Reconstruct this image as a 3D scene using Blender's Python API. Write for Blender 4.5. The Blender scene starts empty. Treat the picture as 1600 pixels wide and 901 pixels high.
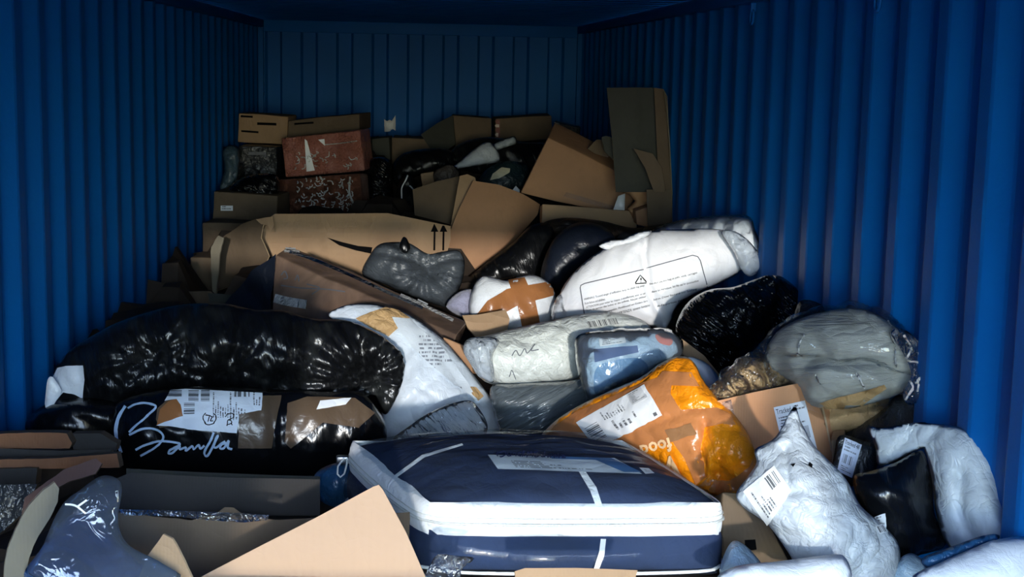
import bpy, bmesh, math, random
import numpy as np
from mathutils import Vector, Matrix, noise
from mathutils.bvhtree import BVHTree
from mathutils.geometry import delaunay_2d_cdt

random.seed(7); rng = np.random.default_rng(7)
scene = bpy.context.scene
COL = scene.collection
R = math.radians

# ------------------------------------------------------------------ camera
F = 2280.0                                   # focal length in pixels of the 1600 px wide frame
CAM = Vector((0.0, 0.0, 2.09))
YAW, PITCH, ROLL = R(3.9), R(8.65), R(1.16)
RM = Matrix.Rotation(-YAW, 3, 'Z') @ Matrix.Rotation(R(90) - PITCH, 3, 'X') @ Matrix.Rotation(ROLL, 3, 'Z')
cd = bpy.data.cameras.new('camera'); cam = bpy.data.objects.new('camera', cd); COL.objects.link(cam)
cam.matrix_world = Matrix.Translation(CAM) @ RM.to_4x4()
cd.sensor_width = 36.0; cd.lens = F * 36.0 / 1600.0; cd.clip_start = 0.05; cd.clip_end = 200
scene.camera = cam

# ------------------------------------------------------------------ light
scene.view_settings.view_transform = 'Standard'; scene.view_settings.look = 'None'
scene.view_settings.exposure = 0.0; scene.view_settings.gamma = 1.0
scene.view_settings.use_curve_mapping = False
w = bpy.data.worlds.new('sky'); scene.world = w; w.use_nodes = True
nt = w.node_tree; nt.nodes.clear()
sky = nt.nodes.new('ShaderNodeTexSky'); sky.sky_type = 'NISHITA'; sky.sun_disc = False
sky.sun_elevation = R(28); sky.sun_rotation = R(178); sky.ozone_density = 3.0
bg = nt.nodes.new('ShaderNodeBackground'); bg.inputs['Strength'].default_value = 2.55
wo = nt.nodes.new('ShaderNodeOutputWorld')
tint = nt.nodes.new('ShaderNodeMix'); tint.data_type = 'RGBA'; tint.blend_type = 'MULTIPLY'; tint.inputs['Factor'].default_value = 1.0; tint.inputs[7].default_value = (0.72, 0.92, 1.12, 1)
nt.links.new(sky.outputs[0], tint.inputs[6]); nt.links.new(tint.outputs[2], bg.inputs[0]); nt.links.new(bg.outputs[0], wo.inputs[0])
SUN_AZ, SUN_EL = R(-0.5), R(8.4)              # azimuth: positive = from the right-hand side behind the camera
sl = bpy.data.lights.new('sun', 'SUN'); sl.energy = 2.9; sl.angle = R(1.2); sl.color = (1.0, 0.95, 0.88)
so = bpy.data.objects.new('sun', sl); COL.objects.link(so)
sdir = Vector((math.sin(SUN_AZ) * math.cos(SUN_EL), -math.cos(SUN_AZ) * math.cos(SUN_EL), math.sin(SUN_EL)))
so.rotation_euler = sdir.to_track_quat('Z', 'Y').to_euler(); so.location = sdir * 20
pl = bpy.data.lights.new('doorway_portal', 'AREA'); pl.shape = 'RECTANGLE'; pl.size = 2.34; pl.size_y = 2.38
pl.cycles.is_portal = True
po = bpy.data.objects.new('doorway_portal', pl); COL.objects.link(po)
po.location = (0.04, -0.31, 1.195); po.rotation_euler = (R(90), 0, 0)

# ------------------------------------------------------------------ picture helpers
def ray(px, py):
    return (RM @ Vector(((px - 800.0) / F, -(py - 450.5) / F, -1.0)))
def P(px, py, Y):
    d = ray(px, py); return CAM + d * (Y / d.y)
def rays_np(px, py):
    px = np.asarray(px, float); py = np.asarray(py, float)
    L = np.stack([(px - 800.0) / F, -(py - 450.5) / F, -np.ones_like(px)], 1)
    return L @ np.array(RM).T
CAMN = np.array(CAM)
class Plane:
    """A plane through P(px,py,Y); tx turns it sideways, tz leans it back (facing up)."""
    def __init__(s, px, py, Y, tx=0.0, tz=0.0):
        s.o = np.array(P(px, py, Y)); n = np.array([tx, -1.0, tz]); s.n = n / np.linalg.norm(n)
        u = np.cross([0, 0, 1.0], -s.n); 
        s.u = u / np.linalg.norm(u); s.v = np.cross(s.u, s.n); s.v *= np.sign(s.v[2] or 1)
    def hit(s, pts):
        pts = np.asarray(pts, float); d = rays_np(pts[:, 0], pts[:, 1])
        t = ((s.o - CAMN) @ s.n) / (d @ s.n); return CAMN + d * t[:, None]
    def uv(s, pts):
        w_ = s.hit(pts) - s.o; return np.stack([w_ @ s.u, w_ @ s.v], 1)
    def world(s, uv):
        return s.o + uv[:, :1] * s.u + uv[:, 1:2] * s.v

# ------------------------------------------------------------------ noise
_perm = np.random.default_rng(3).permutation(4096)
_grad = np.random.default_rng(4).normal(size=(4096, 3)); _grad /= np.linalg.norm(_grad, axis=1)[:, None]
def pn(p):
    p = np.asarray(p, float); i = np.floor(p).astype(int); f = p - i; g = f * f * f * (f * (f * 6 - 15) + 10)
    out = 0
    for dx in (0, 1):
        for dy in (0, 1):
            for dz in (0, 1):
                h = _perm[(_perm[(_perm[(i[:, 0] + dx) & 4095] + i[:, 1] + dy) & 4095] + i[:, 2] + dz) & 4095]
                v = ((f - (dx, dy, dz)) * _grad[h]).sum(1)
                out = out + v * (g[:, 0] if dx else 1 - g[:, 0]) * (g[:, 1] if dy else 1 - g[:, 1]) * (g[:, 2] if dz else 1 - g[:, 2])
    return out
def uvn(uv, z, sc, ang=0.0, st=1.0):
    """noise over plane coordinates, folds running along ang (degrees), st times longer than wide"""
    a = R(ang); c, s_ = math.cos(a), math.sin(a)
    x = uv[:, 0] * c + uv[:, 1] * s_; y = -uv[:, 0] * s_ + uv[:, 1] * c
    return pn(np.stack([x * sc / st + 17.3, y * sc - 9.1, np.full(len(x), float(z))], 1))

def cr(pts, n=6):
    """closed Catmull-Rom through the points"""
    pts = np.asarray(pts, float); m = len(pts); out = []
    for i in range(m):
        p0, p1, p2, p3 = pts[(i - 1) % m], pts[i], pts[(i + 1) % m], pts[(i + 2) % m]
        for k in range(n):
            t = k / n
            out.append(0.5 * (2 * p1 + (p2 - p0) * t + (2 * p0 - 5 * p1 + 4 * p2 - p3) * t * t + (3 * p1 - p0 - 3 * p2 + p3) * t ** 3))
    return np.array(out)
def resample(poly, s):
    poly = np.asarray(poly, float); q = []
    for i in range(len(poly)):
        a, b = poly[i], poly[(i + 1) % len(poly)]; L = np.linalg.norm(b - a); k = max(1, int(round(L / s)))
        for j in range(k): q.append(a + (b - a) * j / k)
    q = np.array(q); keep = [0]
    for i in range(1, len(q)):
        if np.linalg.norm(q[i] - q[keep[-1]]) > s * 0.35: keep.append(i)
    return q[keep]
def inside(pts, poly):
    x, y = pts[:, 0], pts[:, 1]; r = np.zeros(len(pts), bool); n = len(poly)
    for i in range(n):
        x1, y1 = poly[i]; x2, y2 = poly[(i + 1) % n]
        if y1 == y2: continue
        c = ((y1 > y) != (y2 > y)) & (x < (x2 - x1) * (y - y1) / (y2 - y1) + x1); r ^= c
    return r
def bdist(pts, poly):
    d = np.full(len(pts), 1e9); n = len(poly)
    for i in range(n):
        a = poly[i]; b = poly[(i + 1) % n]; ab = b - a; L = (ab @ ab) + 1e-12
        t = np.clip(((pts - a) @ ab) / L, 0, 1); q = a + t[:, None] * ab
        d = np.minimum(d, np.hypot(pts[:, 0] - q[:, 0], pts[:, 1] - q[:, 1]))
    return d
def fill(poly, s):
    """triangulate a polygon with inner points about s apart -> points, triangles, boundary count"""
    b = resample(poly, s); lo, hi = b.min(0), b.max(0)
    gy = np.arange(lo[1], hi[1], s * 0.866); G = []
    for j, y in enumerate(gy):
        gx = np.arange(lo[0] + (j % 2) * s / 2, hi[0], s); G.append(np.stack([gx, np.full(len(gx), y)], 1))
    G = np.concatenate(G); G = G[inside(G, b)]
    if len(G): G = G[bdist(G, b) > s * 0.45]
    allp = np.concatenate([b, G]) if len(G) else b; nb = len(b)
    res = delaunay_2d_cdt([Vector(p) for p in allp], [], [list(range(nb))], 1, 1e-9)
    V = np.array([tuple(v) for v in res[0]]); T = [tuple(f) for f in res[2]]
    bset = set()
    for i, org in enumerate(res[3]):
        for o in org:
            if o < nb: bset.add(i); break
    T2 = []
    for f in T:
        a, b_, c = V[f[0]], V[f[1]], V[f[2]]
        ar = (b_[0] - a[0]) * (c[1] - a[1]) - (b_[1] - a[1]) * (c[0] - a[0])
        T2.append(f if ar > 0 else f[::-1])
    edges = {}
    for f in T2:
        for k in range(3):
            e = (f[k], f[(k + 1) % 3]); edges[e] = 1
    border = [e for e in edges if (e[1], e[0]) not in edges]
    return V, T2, border
def poisson(V, poly, N=44, it=700):
    lo, hi = poly.min(0), poly.max(0); S = max(hi - lo) * 1.04; o = (lo + hi) / 2 - S / 2; c = S / N
    g = (np.arange(N) + 0.5) * c; X, Y = np.meshgrid(g + o[0], g + o[1]); pts = np.stack([X.ravel(), Y.ravel()], 1)
    m = inside(pts, poly).reshape(N, N); h = np.zeros((N, N))
    d = bdist(pts, poly).reshape(N, N) * m; h = d * (d.max() + .0) ; 
    for _ in range(it):
        q = np.zeros_like(h); q[1:-1, 1:-1] = (h[:-2, 1:-1] + h[2:, 1:-1] + h[1:-1, :-2] + h[1:-1, 2:]) / 4 + c * c / 4
        h = q * m
    f = (V - o) / c - 0.5; f = np.clip(f, 0, N - 1.001); i = np.floor(f).astype(int); t = f - i
    a = h[i[:, 1], i[:, 0]] * (1 - t[:, 0]) + h[i[:, 1], i[:, 0] + 1] * t[:, 0]
    b = h[i[:, 1] + 1, i[:, 0]] * (1 - t[:, 0]) + h[i[:, 1] + 1, i[:, 0] + 1] * t[:, 0]
    r = a * (1 - t[:, 1]) + b * t[:, 1]
    return r / max(h.max(), 1e-9)

# ------------------------------------------------------------------ objects
BVH = {}; ROOTS = []
def name_clean(n): return n
def link_mesh(name, V, Fc, mat, parent=None, uv=None, smooth=True, mats=None, fmat=None):
    me = bpy.data.meshes.new(name); V = np.asarray(V, float)
    me.from_pydata([tuple(v) for v in V], [], [tuple(int(i) for i in f) for f in Fc])
    if uv is not None:
        lay = me.uv_layers.new(name='UVMap'); li = np.zeros(len(me.loops), int); me.loops.foreach_get('vertex_index', li)
        lay.data.foreach_set('uv', np.asarray(uv, float)[li].ravel())
    me.polygons.foreach_set('use_smooth', [smooth] * len(me.polygons))
    for m_ in (mats or [mat]): me.materials.append(m_)
    if fmat is not None: me.polygons.foreach_set('material_index', fmat)
    me.update(); o = bpy.data.objects.new(name, me); COL.objects.link(o)
    if parent is not None: o.parent = parent
    BVH[o.name] = (V, [tuple(int(i) for i in f) for f in Fc], None)
    return o
def bvh(o):
    V, Fc, b = BVH[o.name]
    if b is None:
        b = BVHTree.FromPolygons([tuple(v) for v in V], Fc); BVH[o.name] = (V, Fc, b)
    return b
def thing(name, label, cat, group=None):
    o = bpy.data.objects.new(name, None); o.empty_display_size = 0.1; COL.objects.link(o); tag(o, label, cat, group); return o
def tag(o, label, cat, group=None, kind=None):
    if label: o['label'] = label
    if cat: o['category'] = cat
    if group: o['group'] = group
    if kind: o['kind'] = kind
    return o

def bag(name, outline, Y, T, mat, parent=None, tx=0, tz=0.35, Tb=None, s=0.012, smooth_out=True, pw=0.9,
        wr=(), pinch=(), groove=(), lump=(0.012, 5), seed=None, edge=0.0, fine=0.005):
    """an inflated bag: picture outline on a plane at its own depth, bulging T towards the viewer and Tb away"""
    seed = seed if seed is not None else random.random() * 90
    ol = cr(outline, 5) if smooth_out else np.asarray(outline, float)
    c = (ol.min(0) + ol.max(0)) / 2; pl_ = Plane(c[0], c[1], Y, tx, tz)
    poly = pl_.uv(ol)
    V, Tn, border = fill(poly, s); h = poisson(V, poly); h = np.clip(h, 0, 1) ** (0.5 * pw)
    if edge: # crinkly rim
        pass
    Tb = T * 0.8 if Tb is None else Tb
    W0 = pl_.world(V); dirn = (CAMN - pl_.o); dirn /= np.linalg.norm(dirn)
    n = len(V)
    def disp(side):
        d = np.zeros(n); fall = np.clip(h * 2.2, 0.12, 1)
        d += lump[0] * uvn(V, seed + side * 7, lump[1]) * 2
        for (amp, sc, ang, st) in wr:
            q = V + 0.02 * np.stack([uvn(V, seed + 3, 9), uvn(V, seed + 5, 9)], 1) * 2
            r_ = uvn(q, seed + side * 11 + sc, sc, ang, st)
            d -= amp * (1 - np.minimum(np.abs(r_) * 3.2, 1)) ** 1.5
            d += amp * 0.5 * uvn(q, seed + 31 + sc, sc * 2.1, ang + 8, st)
        for k in range(4):
            a_ = seed * 3.1 + k * 1.3 + side; fr_ = (9, 14, 21, 30)[k]
            ph = (V[:, 0] * math.cos(a_) + V[:, 1] * math.sin(a_)) * fr_ + 2.2 * uvn(V, seed + k * 5, 5) * 2
            tri = np.abs(ph - np.floor(ph) - .5) * 2; d += fine * (1.9, 1.4, 1.0, .7)[k] * (tri ** .8 - .5) * np.clip(uvn(V, seed + 60 + k, 6) * 3 + .15, 0, 1)
        for (x, y, amp, cnt, rad) in pinch:
            pc = pl_.uv([(x, y)])[0]; dv = V - pc; rr = np.hypot(dv[:, 0], dv[:, 1]) + 1e-6; th = np.arctan2(dv[:, 1], dv[:, 0])
            ph = 3.0 * pn(np.stack([np.cos(th) * 1.5 + seed, np.sin(th) * 1.5, rr * 3], 1))
            fold = np.abs(np.sin(cnt * th / 2 + ph * 2.0)) ** 0.8
            d += (amp * (fold - 0.6) * np.exp(-(rr / rad) ** 1.3) * np.clip(rr / (rad * 0.15), 0.3, 1) - amp * 2.2 * np.exp(-(rr / (rad * 0.33)) ** 2))
        for g in groove:
            gp, wd, dp = g
            gl = pl_.uv(gp); dm = np.full(n, 1e9)
            for i in range(len(gl) - 1):
                a, b = gl[i], gl[i + 1]; ab = b - a; t = np.clip(((V - a) @ ab) / (ab @ ab), 0, 1); qd = a + t[:, None] * ab
                dm = np.minimum(dm, np.hypot(V[:, 0] - qd[:, 0], V[:, 1] - qd[:, 1]))
            d -= dp * np.exp(-(dm / wd) ** 1.3)
        return d * fall
    hf = h * T + disp(0) * (h > 1e-6); hb = h * Tb + disp(1) * 0.8 * (h > 1e-6)
    hb = np.maximum(hb, -hf * 0.5)
    edge_i = sorted({e[0] for e in border}); rim = np.zeros(n, bool); rim[edge_i] = True
    hf[rim] = 0; hb[rim] = 0
    Fr = W0 + dirn * hf[:, None]; Bk = W0 - dirn * hb[:, None]
    mp = np.arange(n) + n; mp[rim] = np.arange(n)[rim]
    VV = np.concatenate([Fr, Bk]); Fs = [t for t in Tn] + [(mp[t[0]], mp[t[2]], mp[t[1]]) for t in Tn]
    used = np.zeros(2 * n, bool); 
    for f in Fs: used[list(f)] = True
    idx = np.cumsum(used) - 1; UV = np.concatenate([V, V])
    # orientation: front must face the camera
    a, b_, c_ = VV[Fs[0][0]], VV[Fs[0][1]], VV[Fs[0][2]]
    if np.dot(np.cross(b_ - a, c_ - a), dirn) < 0: Fs = [f[::-1] for f in Fs]
    o = link_mesh(name, VV[used], [tuple(idx[list(f)]) for f in Fs], mat, parent, UV[used])
    o['_pl'] = [float(v) for v in (c[0], c[1])]
    return o

def sheet(name, poly, Y, mat, parent=None, tx=0, tz=0.1, th=0.005, s=0.03, wave=(0.004, 4), bend=None, smooth_out=False, crease=(), seed=None, torn=0.0, edge_mat=None):
    """a board or film with real thickness; bend(px,py) gives metres along the plane's normal"""
    seed = seed if seed is not None else random.random() * 90
    pp = cr(poly, 5) if smooth_out else np.asarray(poly, float)
    c = (pp.min(0) + pp.max(0)) / 2; pl_ = Plane(c[0], c[1], Y, tx, tz); q = pl_.uv(pp)
    if torn:
        q = resample(q, 0.012); q = q + torn * np.stack([uvn(q, seed, 40), uvn(q, seed + 4, 40)], 1)
    V, Tn, border = fill(q, s); n = len(V)
    d = wave[0] * 2 * uvn(V, seed, wave[1])
    for (cp, dp, wd) in crease:
        gl = pl_.uv(cp); a, b = gl[0], gl[-1]; ab = (b - a) / np.linalg.norm(b - a); nn = np.array([-ab[1], ab[0]])
        d += dp * np.exp(-np.abs((V - a) @ nn) / wd)
    if bend is not None:
        W_ = pl_.world(V) - CAMN; L_ = W_ @ np.array(RM)      # camera space
        px = 800 + F * L_[:, 0] / -L_[:, 2]; py = 450.5 - F * L_[:, 1] / -L_[:, 2]
        d += np.array([bend(a_, b_) for a_, b_ in zip(px, py)])
    W0 = pl_.world(V); N = pl_.n
    A = W0 + N * (d + th / 2)[:, None]; B = W0 + N * (d - th / 2)[:, None]
    VV = np.concatenate([A, B]); Fs = list(Tn) + [(t[0] + n, t[2] + n, t[1] + n) for t in Tn]; nf = len(Fs)
    Fs += [(b, a, a + n, b + n) for a, b in border]
    a, b_, c_ = VV[Fs[0][0]], VV[Fs[0][1]], VV[Fs[0][2]]
    if np.dot(np.cross(b_ - a, c_ - a), N) < 0: Fs = [f[::-1] for f in Fs]
    fm = None; mats = None
    if edge_mat is not None: mats = [mat, edge_mat]; fm = [0] * nf + [1] * (len(Fs) - nf)
    o = link_mesh(name, VV, Fs, mat, parent, np.concatenate([V, V]), smooth=False if th > 0.002 else True, mats=mats, fmat=fm)
    return o

def box(name, quad, Y, ext, mat, parent=None, tx=0, tz=0, r=0.006, n=7, dent=0.004, seed=None, quad3=None):
    """a carton: front face from four picture points (tl,tr,br,bl) on a plane, pushed back by the vector ext"""
    seed = seed if seed is not None else random.random() * 90
    if quad3 is None:
        q = np.asarray(quad, float); c = (q.min(0) + q.max(0)) / 2; A = Plane(c[0], c[1], Y, tx, tz).hit(q)
    else: A = np.array([tuple(p) for p in quad3])
    E = np.asarray(ext, float); W_ = np.linalg.norm(A[1] - A[0]); H_ = np.linalg.norm(A[3] - A[0]); D_ = np.linalg.norm(E)
    def ps(L):
        k = min(r / L, .3); a = [0, k * .3, k]; m = np.linspace(k, 1 - k, n)[1:-1]; return np.array(a + list(m) + [1 - k, 1 - k * .3, 1])
    S = [ps(W_), ps(H_), ps(D_)]; key = {}; V = []; UV = []; Fs = []
    def vid(i, j, k):
        t = (i, j, k)
        if t not in key:
            p = np.array([S[0][i] * W_, S[1][j] * H_, S[2][k] * D_]); L = np.array([W_, H_, D_])
            rr = min(r, .3 * min(L)); q_ = np.clip(p, rr, L - rr); d_ = p - q_; nn = np.linalg.norm(d_)
            if nn > 1e-9: p = q_ + d_ / nn * rr
            a, b, c = p / L
            top = A[0] * (1 - a) + A[1] * a; bot = A[3] * (1 - a) + A[2] * a; w_ = top * (1 - b) + bot * b + E * c
            key[t] = len(V); V.append(w_); UV.append((p[0] + p[2], p[1] + p[2] * .5))
        return key[t]
    m = [len(x) for x in S]
    for ax in range(3):
        o1, o2 = [x for x in range(3) if x != ax]
        for side in (0, m[ax] - 1):
            for i in range(m[o1] - 1):
                for j in range(m[o2] - 1):
                    f = []
                    for (di, dj) in ((0, 0), (1, 0), (1, 1), (0, 1)):
                        t = [0, 0, 0]; t[ax] = side; t[o1] = i + di; t[o2] = j + dj; f.append(vid(*t))
                    Fs.append(f if side == 0 else f[::-1])
    V = np.array(V); ctr = V.mean(0)
    V = V + dent * np.stack([pn(V * 5 + seed), pn(V * 5 + seed + 20), pn(V * 5 + seed + 40)], 1) * 2
    out = []
    for f in Fs:
        a, b, c = V[f[0]], V[f[1]], V[f[2]]; nrm = np.cross(b - a, c - a); fc = V[f].mean(0) - ctr
        out.append(f if nrm @ fc > 0 else f[::-1])
    return link_mesh(name, V, out, mat, parent, UV)

def cast(ob, px, py):
    d = ray(px, py).normalized(); h = bvh(ob).ray_cast(CAM, d)
    return (h[0], d, h[1]) if h[0] is not None else (None, d, None)
def lift(h, d, nn, off):
    if nn.dot(d) > 0: nn = -nn
    return np.array(h + (nn * 0.8 - d * 0.2) * off)
def drape(name, parent, poly, mat, off=0.0025, s=7, smooth_out=False, on=None, root=None, thick=True, mx=0.02):
    """a label, tape or film lying on a surface: picture polygon laid on the mesh along the line of sight"""
    on = on or parent; pp = cr(poly, 5) if smooth_out else np.asarray(poly, float)
    V, Tn, border = fill(pp, s); W_ = np.zeros((len(V), 3)); ok = np.zeros(len(V), bool)
    for i, (x, y) in enumerate(V):
        h, d, nn = cast(on, x, y)
        if h is not None: W_[i] = lift(h, d, nn, off); ok[i] = True
    if len(poly) == 4:      # bilinear label coordinates: tl,tr,br,bl
        A, B, C, D = [np.array(p, float) for p in poly]; UV = np.zeros((len(V), 2)) + 0.5
        for _ in range(12):
            a = UV[:, :1]; b = UV[:, 1:]
            p = (A * (1 - a) + B * a) * (1 - b) + (D * (1 - a) + C * a) * b; e = V - p
            ju = (B - A) * (1 - b) + (C - D) * b; jv = (D - A) * (1 - a) + (C - B) * a
            det = ju[:, 0] * jv[:, 1] - ju[:, 1] * jv[:, 0]
            UV[:, 0] += (e[:, 0] * jv[:, 1] - e[:, 1] * jv[:, 0]) / det; UV[:, 1] += (ju[:, 0] * e[:, 1] - ju[:, 1] * e[:, 0]) / det
        UV[:, 1] = 1 - UV[:, 1]
    else:
        lo, hi = V.min(0), V.max(0); UV = (V - lo) / (hi - lo); UV[:, 1] = 1 - UV[:, 1]
    T2 = [t for t in Tn if ok[list(t)].all()]
    # drop stretched faces crossing a silhouette
    T2 = [t for t in T2 if max(np.linalg.norm(W_[t[a]] - W_[t[b]]) for a, b in ((0, 1), (1, 2), (2, 0))) < s * mx]
    if not T2: return None
    used = np.zeros(len(V), bool); used[np.unique(np.array(T2))] = True; idx = np.cumsum(used) - 1
    a, b_, c_ = [W_[k] for k in T2[0]]
    dd = np.array(ray(*V[T2[0][0]]))
    if np.dot(np.cross(b_ - a, c_ - a), dd) > 0: T2 = [t[::-1] for t in T2]
    return link_mesh(name, W_[used], [tuple(idx[list(t)]) for t in T2], mat, parent, UV[used])
def stroke(name, parent, lines, wpx, mat, on=None, off=0.003, raw=False):
    """pen strokes or cords: picture polylines laid on a surface as thin ribbons"""
    on = on or parent; VV = []; Fs = []
    for ln in lines:
        ln = np.asarray(ln, float)
        if len(ln) > 2 and not raw:
            e = np.concatenate([[2 * ln[0] - ln[1]], ln, [2 * ln[-1] - ln[-2]]]); q = []
            for i in range(1, len(e) - 2):
                for k in range(6):
                    t = k / 6; p0, p1, p2, p3 = e[i - 1], e[i], e[i + 1], e[i + 2]
                    q.append(0.5 * (2 * p1 + (p2 - p0) * t + (2 * p0 - 5 * p1 + 4 * p2 - p3) * t * t + (3 * p1 - p0 - 3 * p2 + p3) * t ** 3))
            q.append(ln[-1]); ln = np.array(q)
        else:
            q = []
            for i in range(len(ln) - 1):
                k = max(1, int(np.linalg.norm(ln[i + 1] - ln[i]) / 5))
                for j in range(k): q.append(ln[i] + (ln[i + 1] - ln[i]) * j / k)
            q.append(ln[-1]); ln = np.array(q)
        prev = None
        for i, p in enumerate(ln):
            t = ln[min(i + 1, len(ln) - 1)] - ln[max(i - 1, 0)]; L = np.linalg.norm(t) + 1e-9; nn = np.array([-t[1], t[0]]) / L * wpx / 2
            h1, d1, n1 = cast(on, *(p + nn)); h2, d2, n2 = cast(on, *(p - nn))
            if h1 is None or h2 is None: prev = None; continue
            VV += [lift(h1, d1, n1, off), lift(h2, d2, n2, off)]
            if prev is not None and np.linalg.norm(VV[-1] - VV[-3]) < 0.08: Fs.append((len(VV) - 4, len(VV) - 3, len(VV) - 1, len(VV) - 2))
            prev = 1
    if not Fs: return None
    return link_mesh(name, VV, Fs, mat, parent)
def text(name, parent, s_, quad, mat, on=None, off=0.0035, maxedge=0.25, bold=0.0):
    """lettering mapped into a picture quadrilateral (tl,tr,br,bl) and laid on the surface"""
    on = on or parent; cu = bpy.data.curves.new('lettering', 'FONT'); cu.body = s_; cu.resolution_u = 2; cu.offset = bold
    t = bpy.data.objects.new('tmp', cu); COL.objects.link(t); dg = bpy.context.evaluated_depsgraph_get(); dg.update()
    me = bpy.data.meshes.new_from_object(t.evaluated_get(dg)); bpy.data.objects.remove(t); bpy.data.curves.remove(cu)
    bm = bmesh.new(); bm.from_mesh(me); bpy.data.meshes.remove(me)
    xs = [v.co.x for v in bm.verts]; ys = [v.co.y for v in bm.verts]; x0, x1, y0, y1 = min(xs), max(xs), min(ys), max(ys)
    bmesh.ops.triangulate(bm, faces=bm.faces)
    for _ in range(2):
        es = [e for e in bm.edges if e.calc_length() > 0.35]
        if es: bmesh.ops.subdivide_edges(bm, edges=es, cuts=1); bmesh.ops.triangulate(bm, faces=bm.faces)
    bm.verts.ensure_lookup_table(); A, B, C, D = [np.array(p, float) for p in quad]; V = []; ok = []
    for v in bm.verts:
        a = (v.co.x - x0) / (x1 - x0 + 1e-9); b = 1 - (v.co.y - y0) / (y1 - y0 + 1e-9)
        p = (A * (1 - a) + B * a) * (1 - b) + (D * (1 - a) + C * a) * b; h, d, nn = cast(on, *p)
        ok.append(h is not None); V.append(lift(h, d, nn, off) if h is not None else np.zeros(3))
    Fs = [tuple(v.index for v in f.verts) for f in bm.faces if all(ok[v.index] for v in f.verts)]; bm.free()
    Fs = [f for f in Fs if max(np.linalg.norm(V[f[0]] - V[f[k]]) for k in (1, 2)) < maxedge]
    return link_mesh(name, V, Fs, mat, parent, smooth=False) if Fs else None
def tube(name, pts, rad, mat, parent=None, closed=False, k=6):
    pts = [Vector(p) for p in pts]; V = []; Fs = []; n = len(pts)
    for i, p in enumerate(pts):
        t = (pts[(i + 1) % n] - pts[i - 1]) if closed else (pts[min(i + 1, n - 1)] - pts[max(i - 1, 0)])
        t.normalize(); a = t.orthogonal().normalized() if i == 0 else (a - t * a.dot(t)).normalized(); b = t.cross(a)
        for j in range(k): V.append(p + (a * math.cos(2 * math.pi * j / k) + b * math.sin(2 * math.pi * j / k)) * rad)
    for i in range(n if closed else n - 1):
        for j in range(k): Fs.append((i * k + j, i * k + (j + 1) % k, ((i + 1) % n) * k + (j + 1) % k, ((i + 1) % n) * k + j))
    if not closed: Fs += [tuple(range(k))[::-1], tuple((n - 1) * k + j for j in range(k))]
    return link_mesh(name, V, Fs, mat, parent)
def shell(name, src, off, mat, parent=None, amp=0.004, sc=22, clip=None):
    """a clear film around an existing mesh"""
    me = src.data; n = len(me.vertices); V = np.zeros(n * 3); me.vertices.foreach_get('co', V); V = V.reshape(-1, 3)
    N = np.zeros(n * 3); me.vertices.foreach_get('normal', N); N = N.reshape(-1, 3)
    W_ = V + N * (off + amp * np.abs(pn(V * sc)) * 2 + amp * .5 * pn(V * sc * 2.3))[:, None]
    Fs = [tuple(p.vertices) for p in me.polygons]
    if clip is not None: Fs = [f for f in Fs if all(clip(V[i]) for i in f)]
    used = np.zeros(n, bool); used[[i for f in Fs for i in f]] = True; idx = np.cumsum(used) - 1
    return link_mesh(name, W_[used], [tuple(idx[list(f)]) for f in Fs], mat, parent or src)

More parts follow.
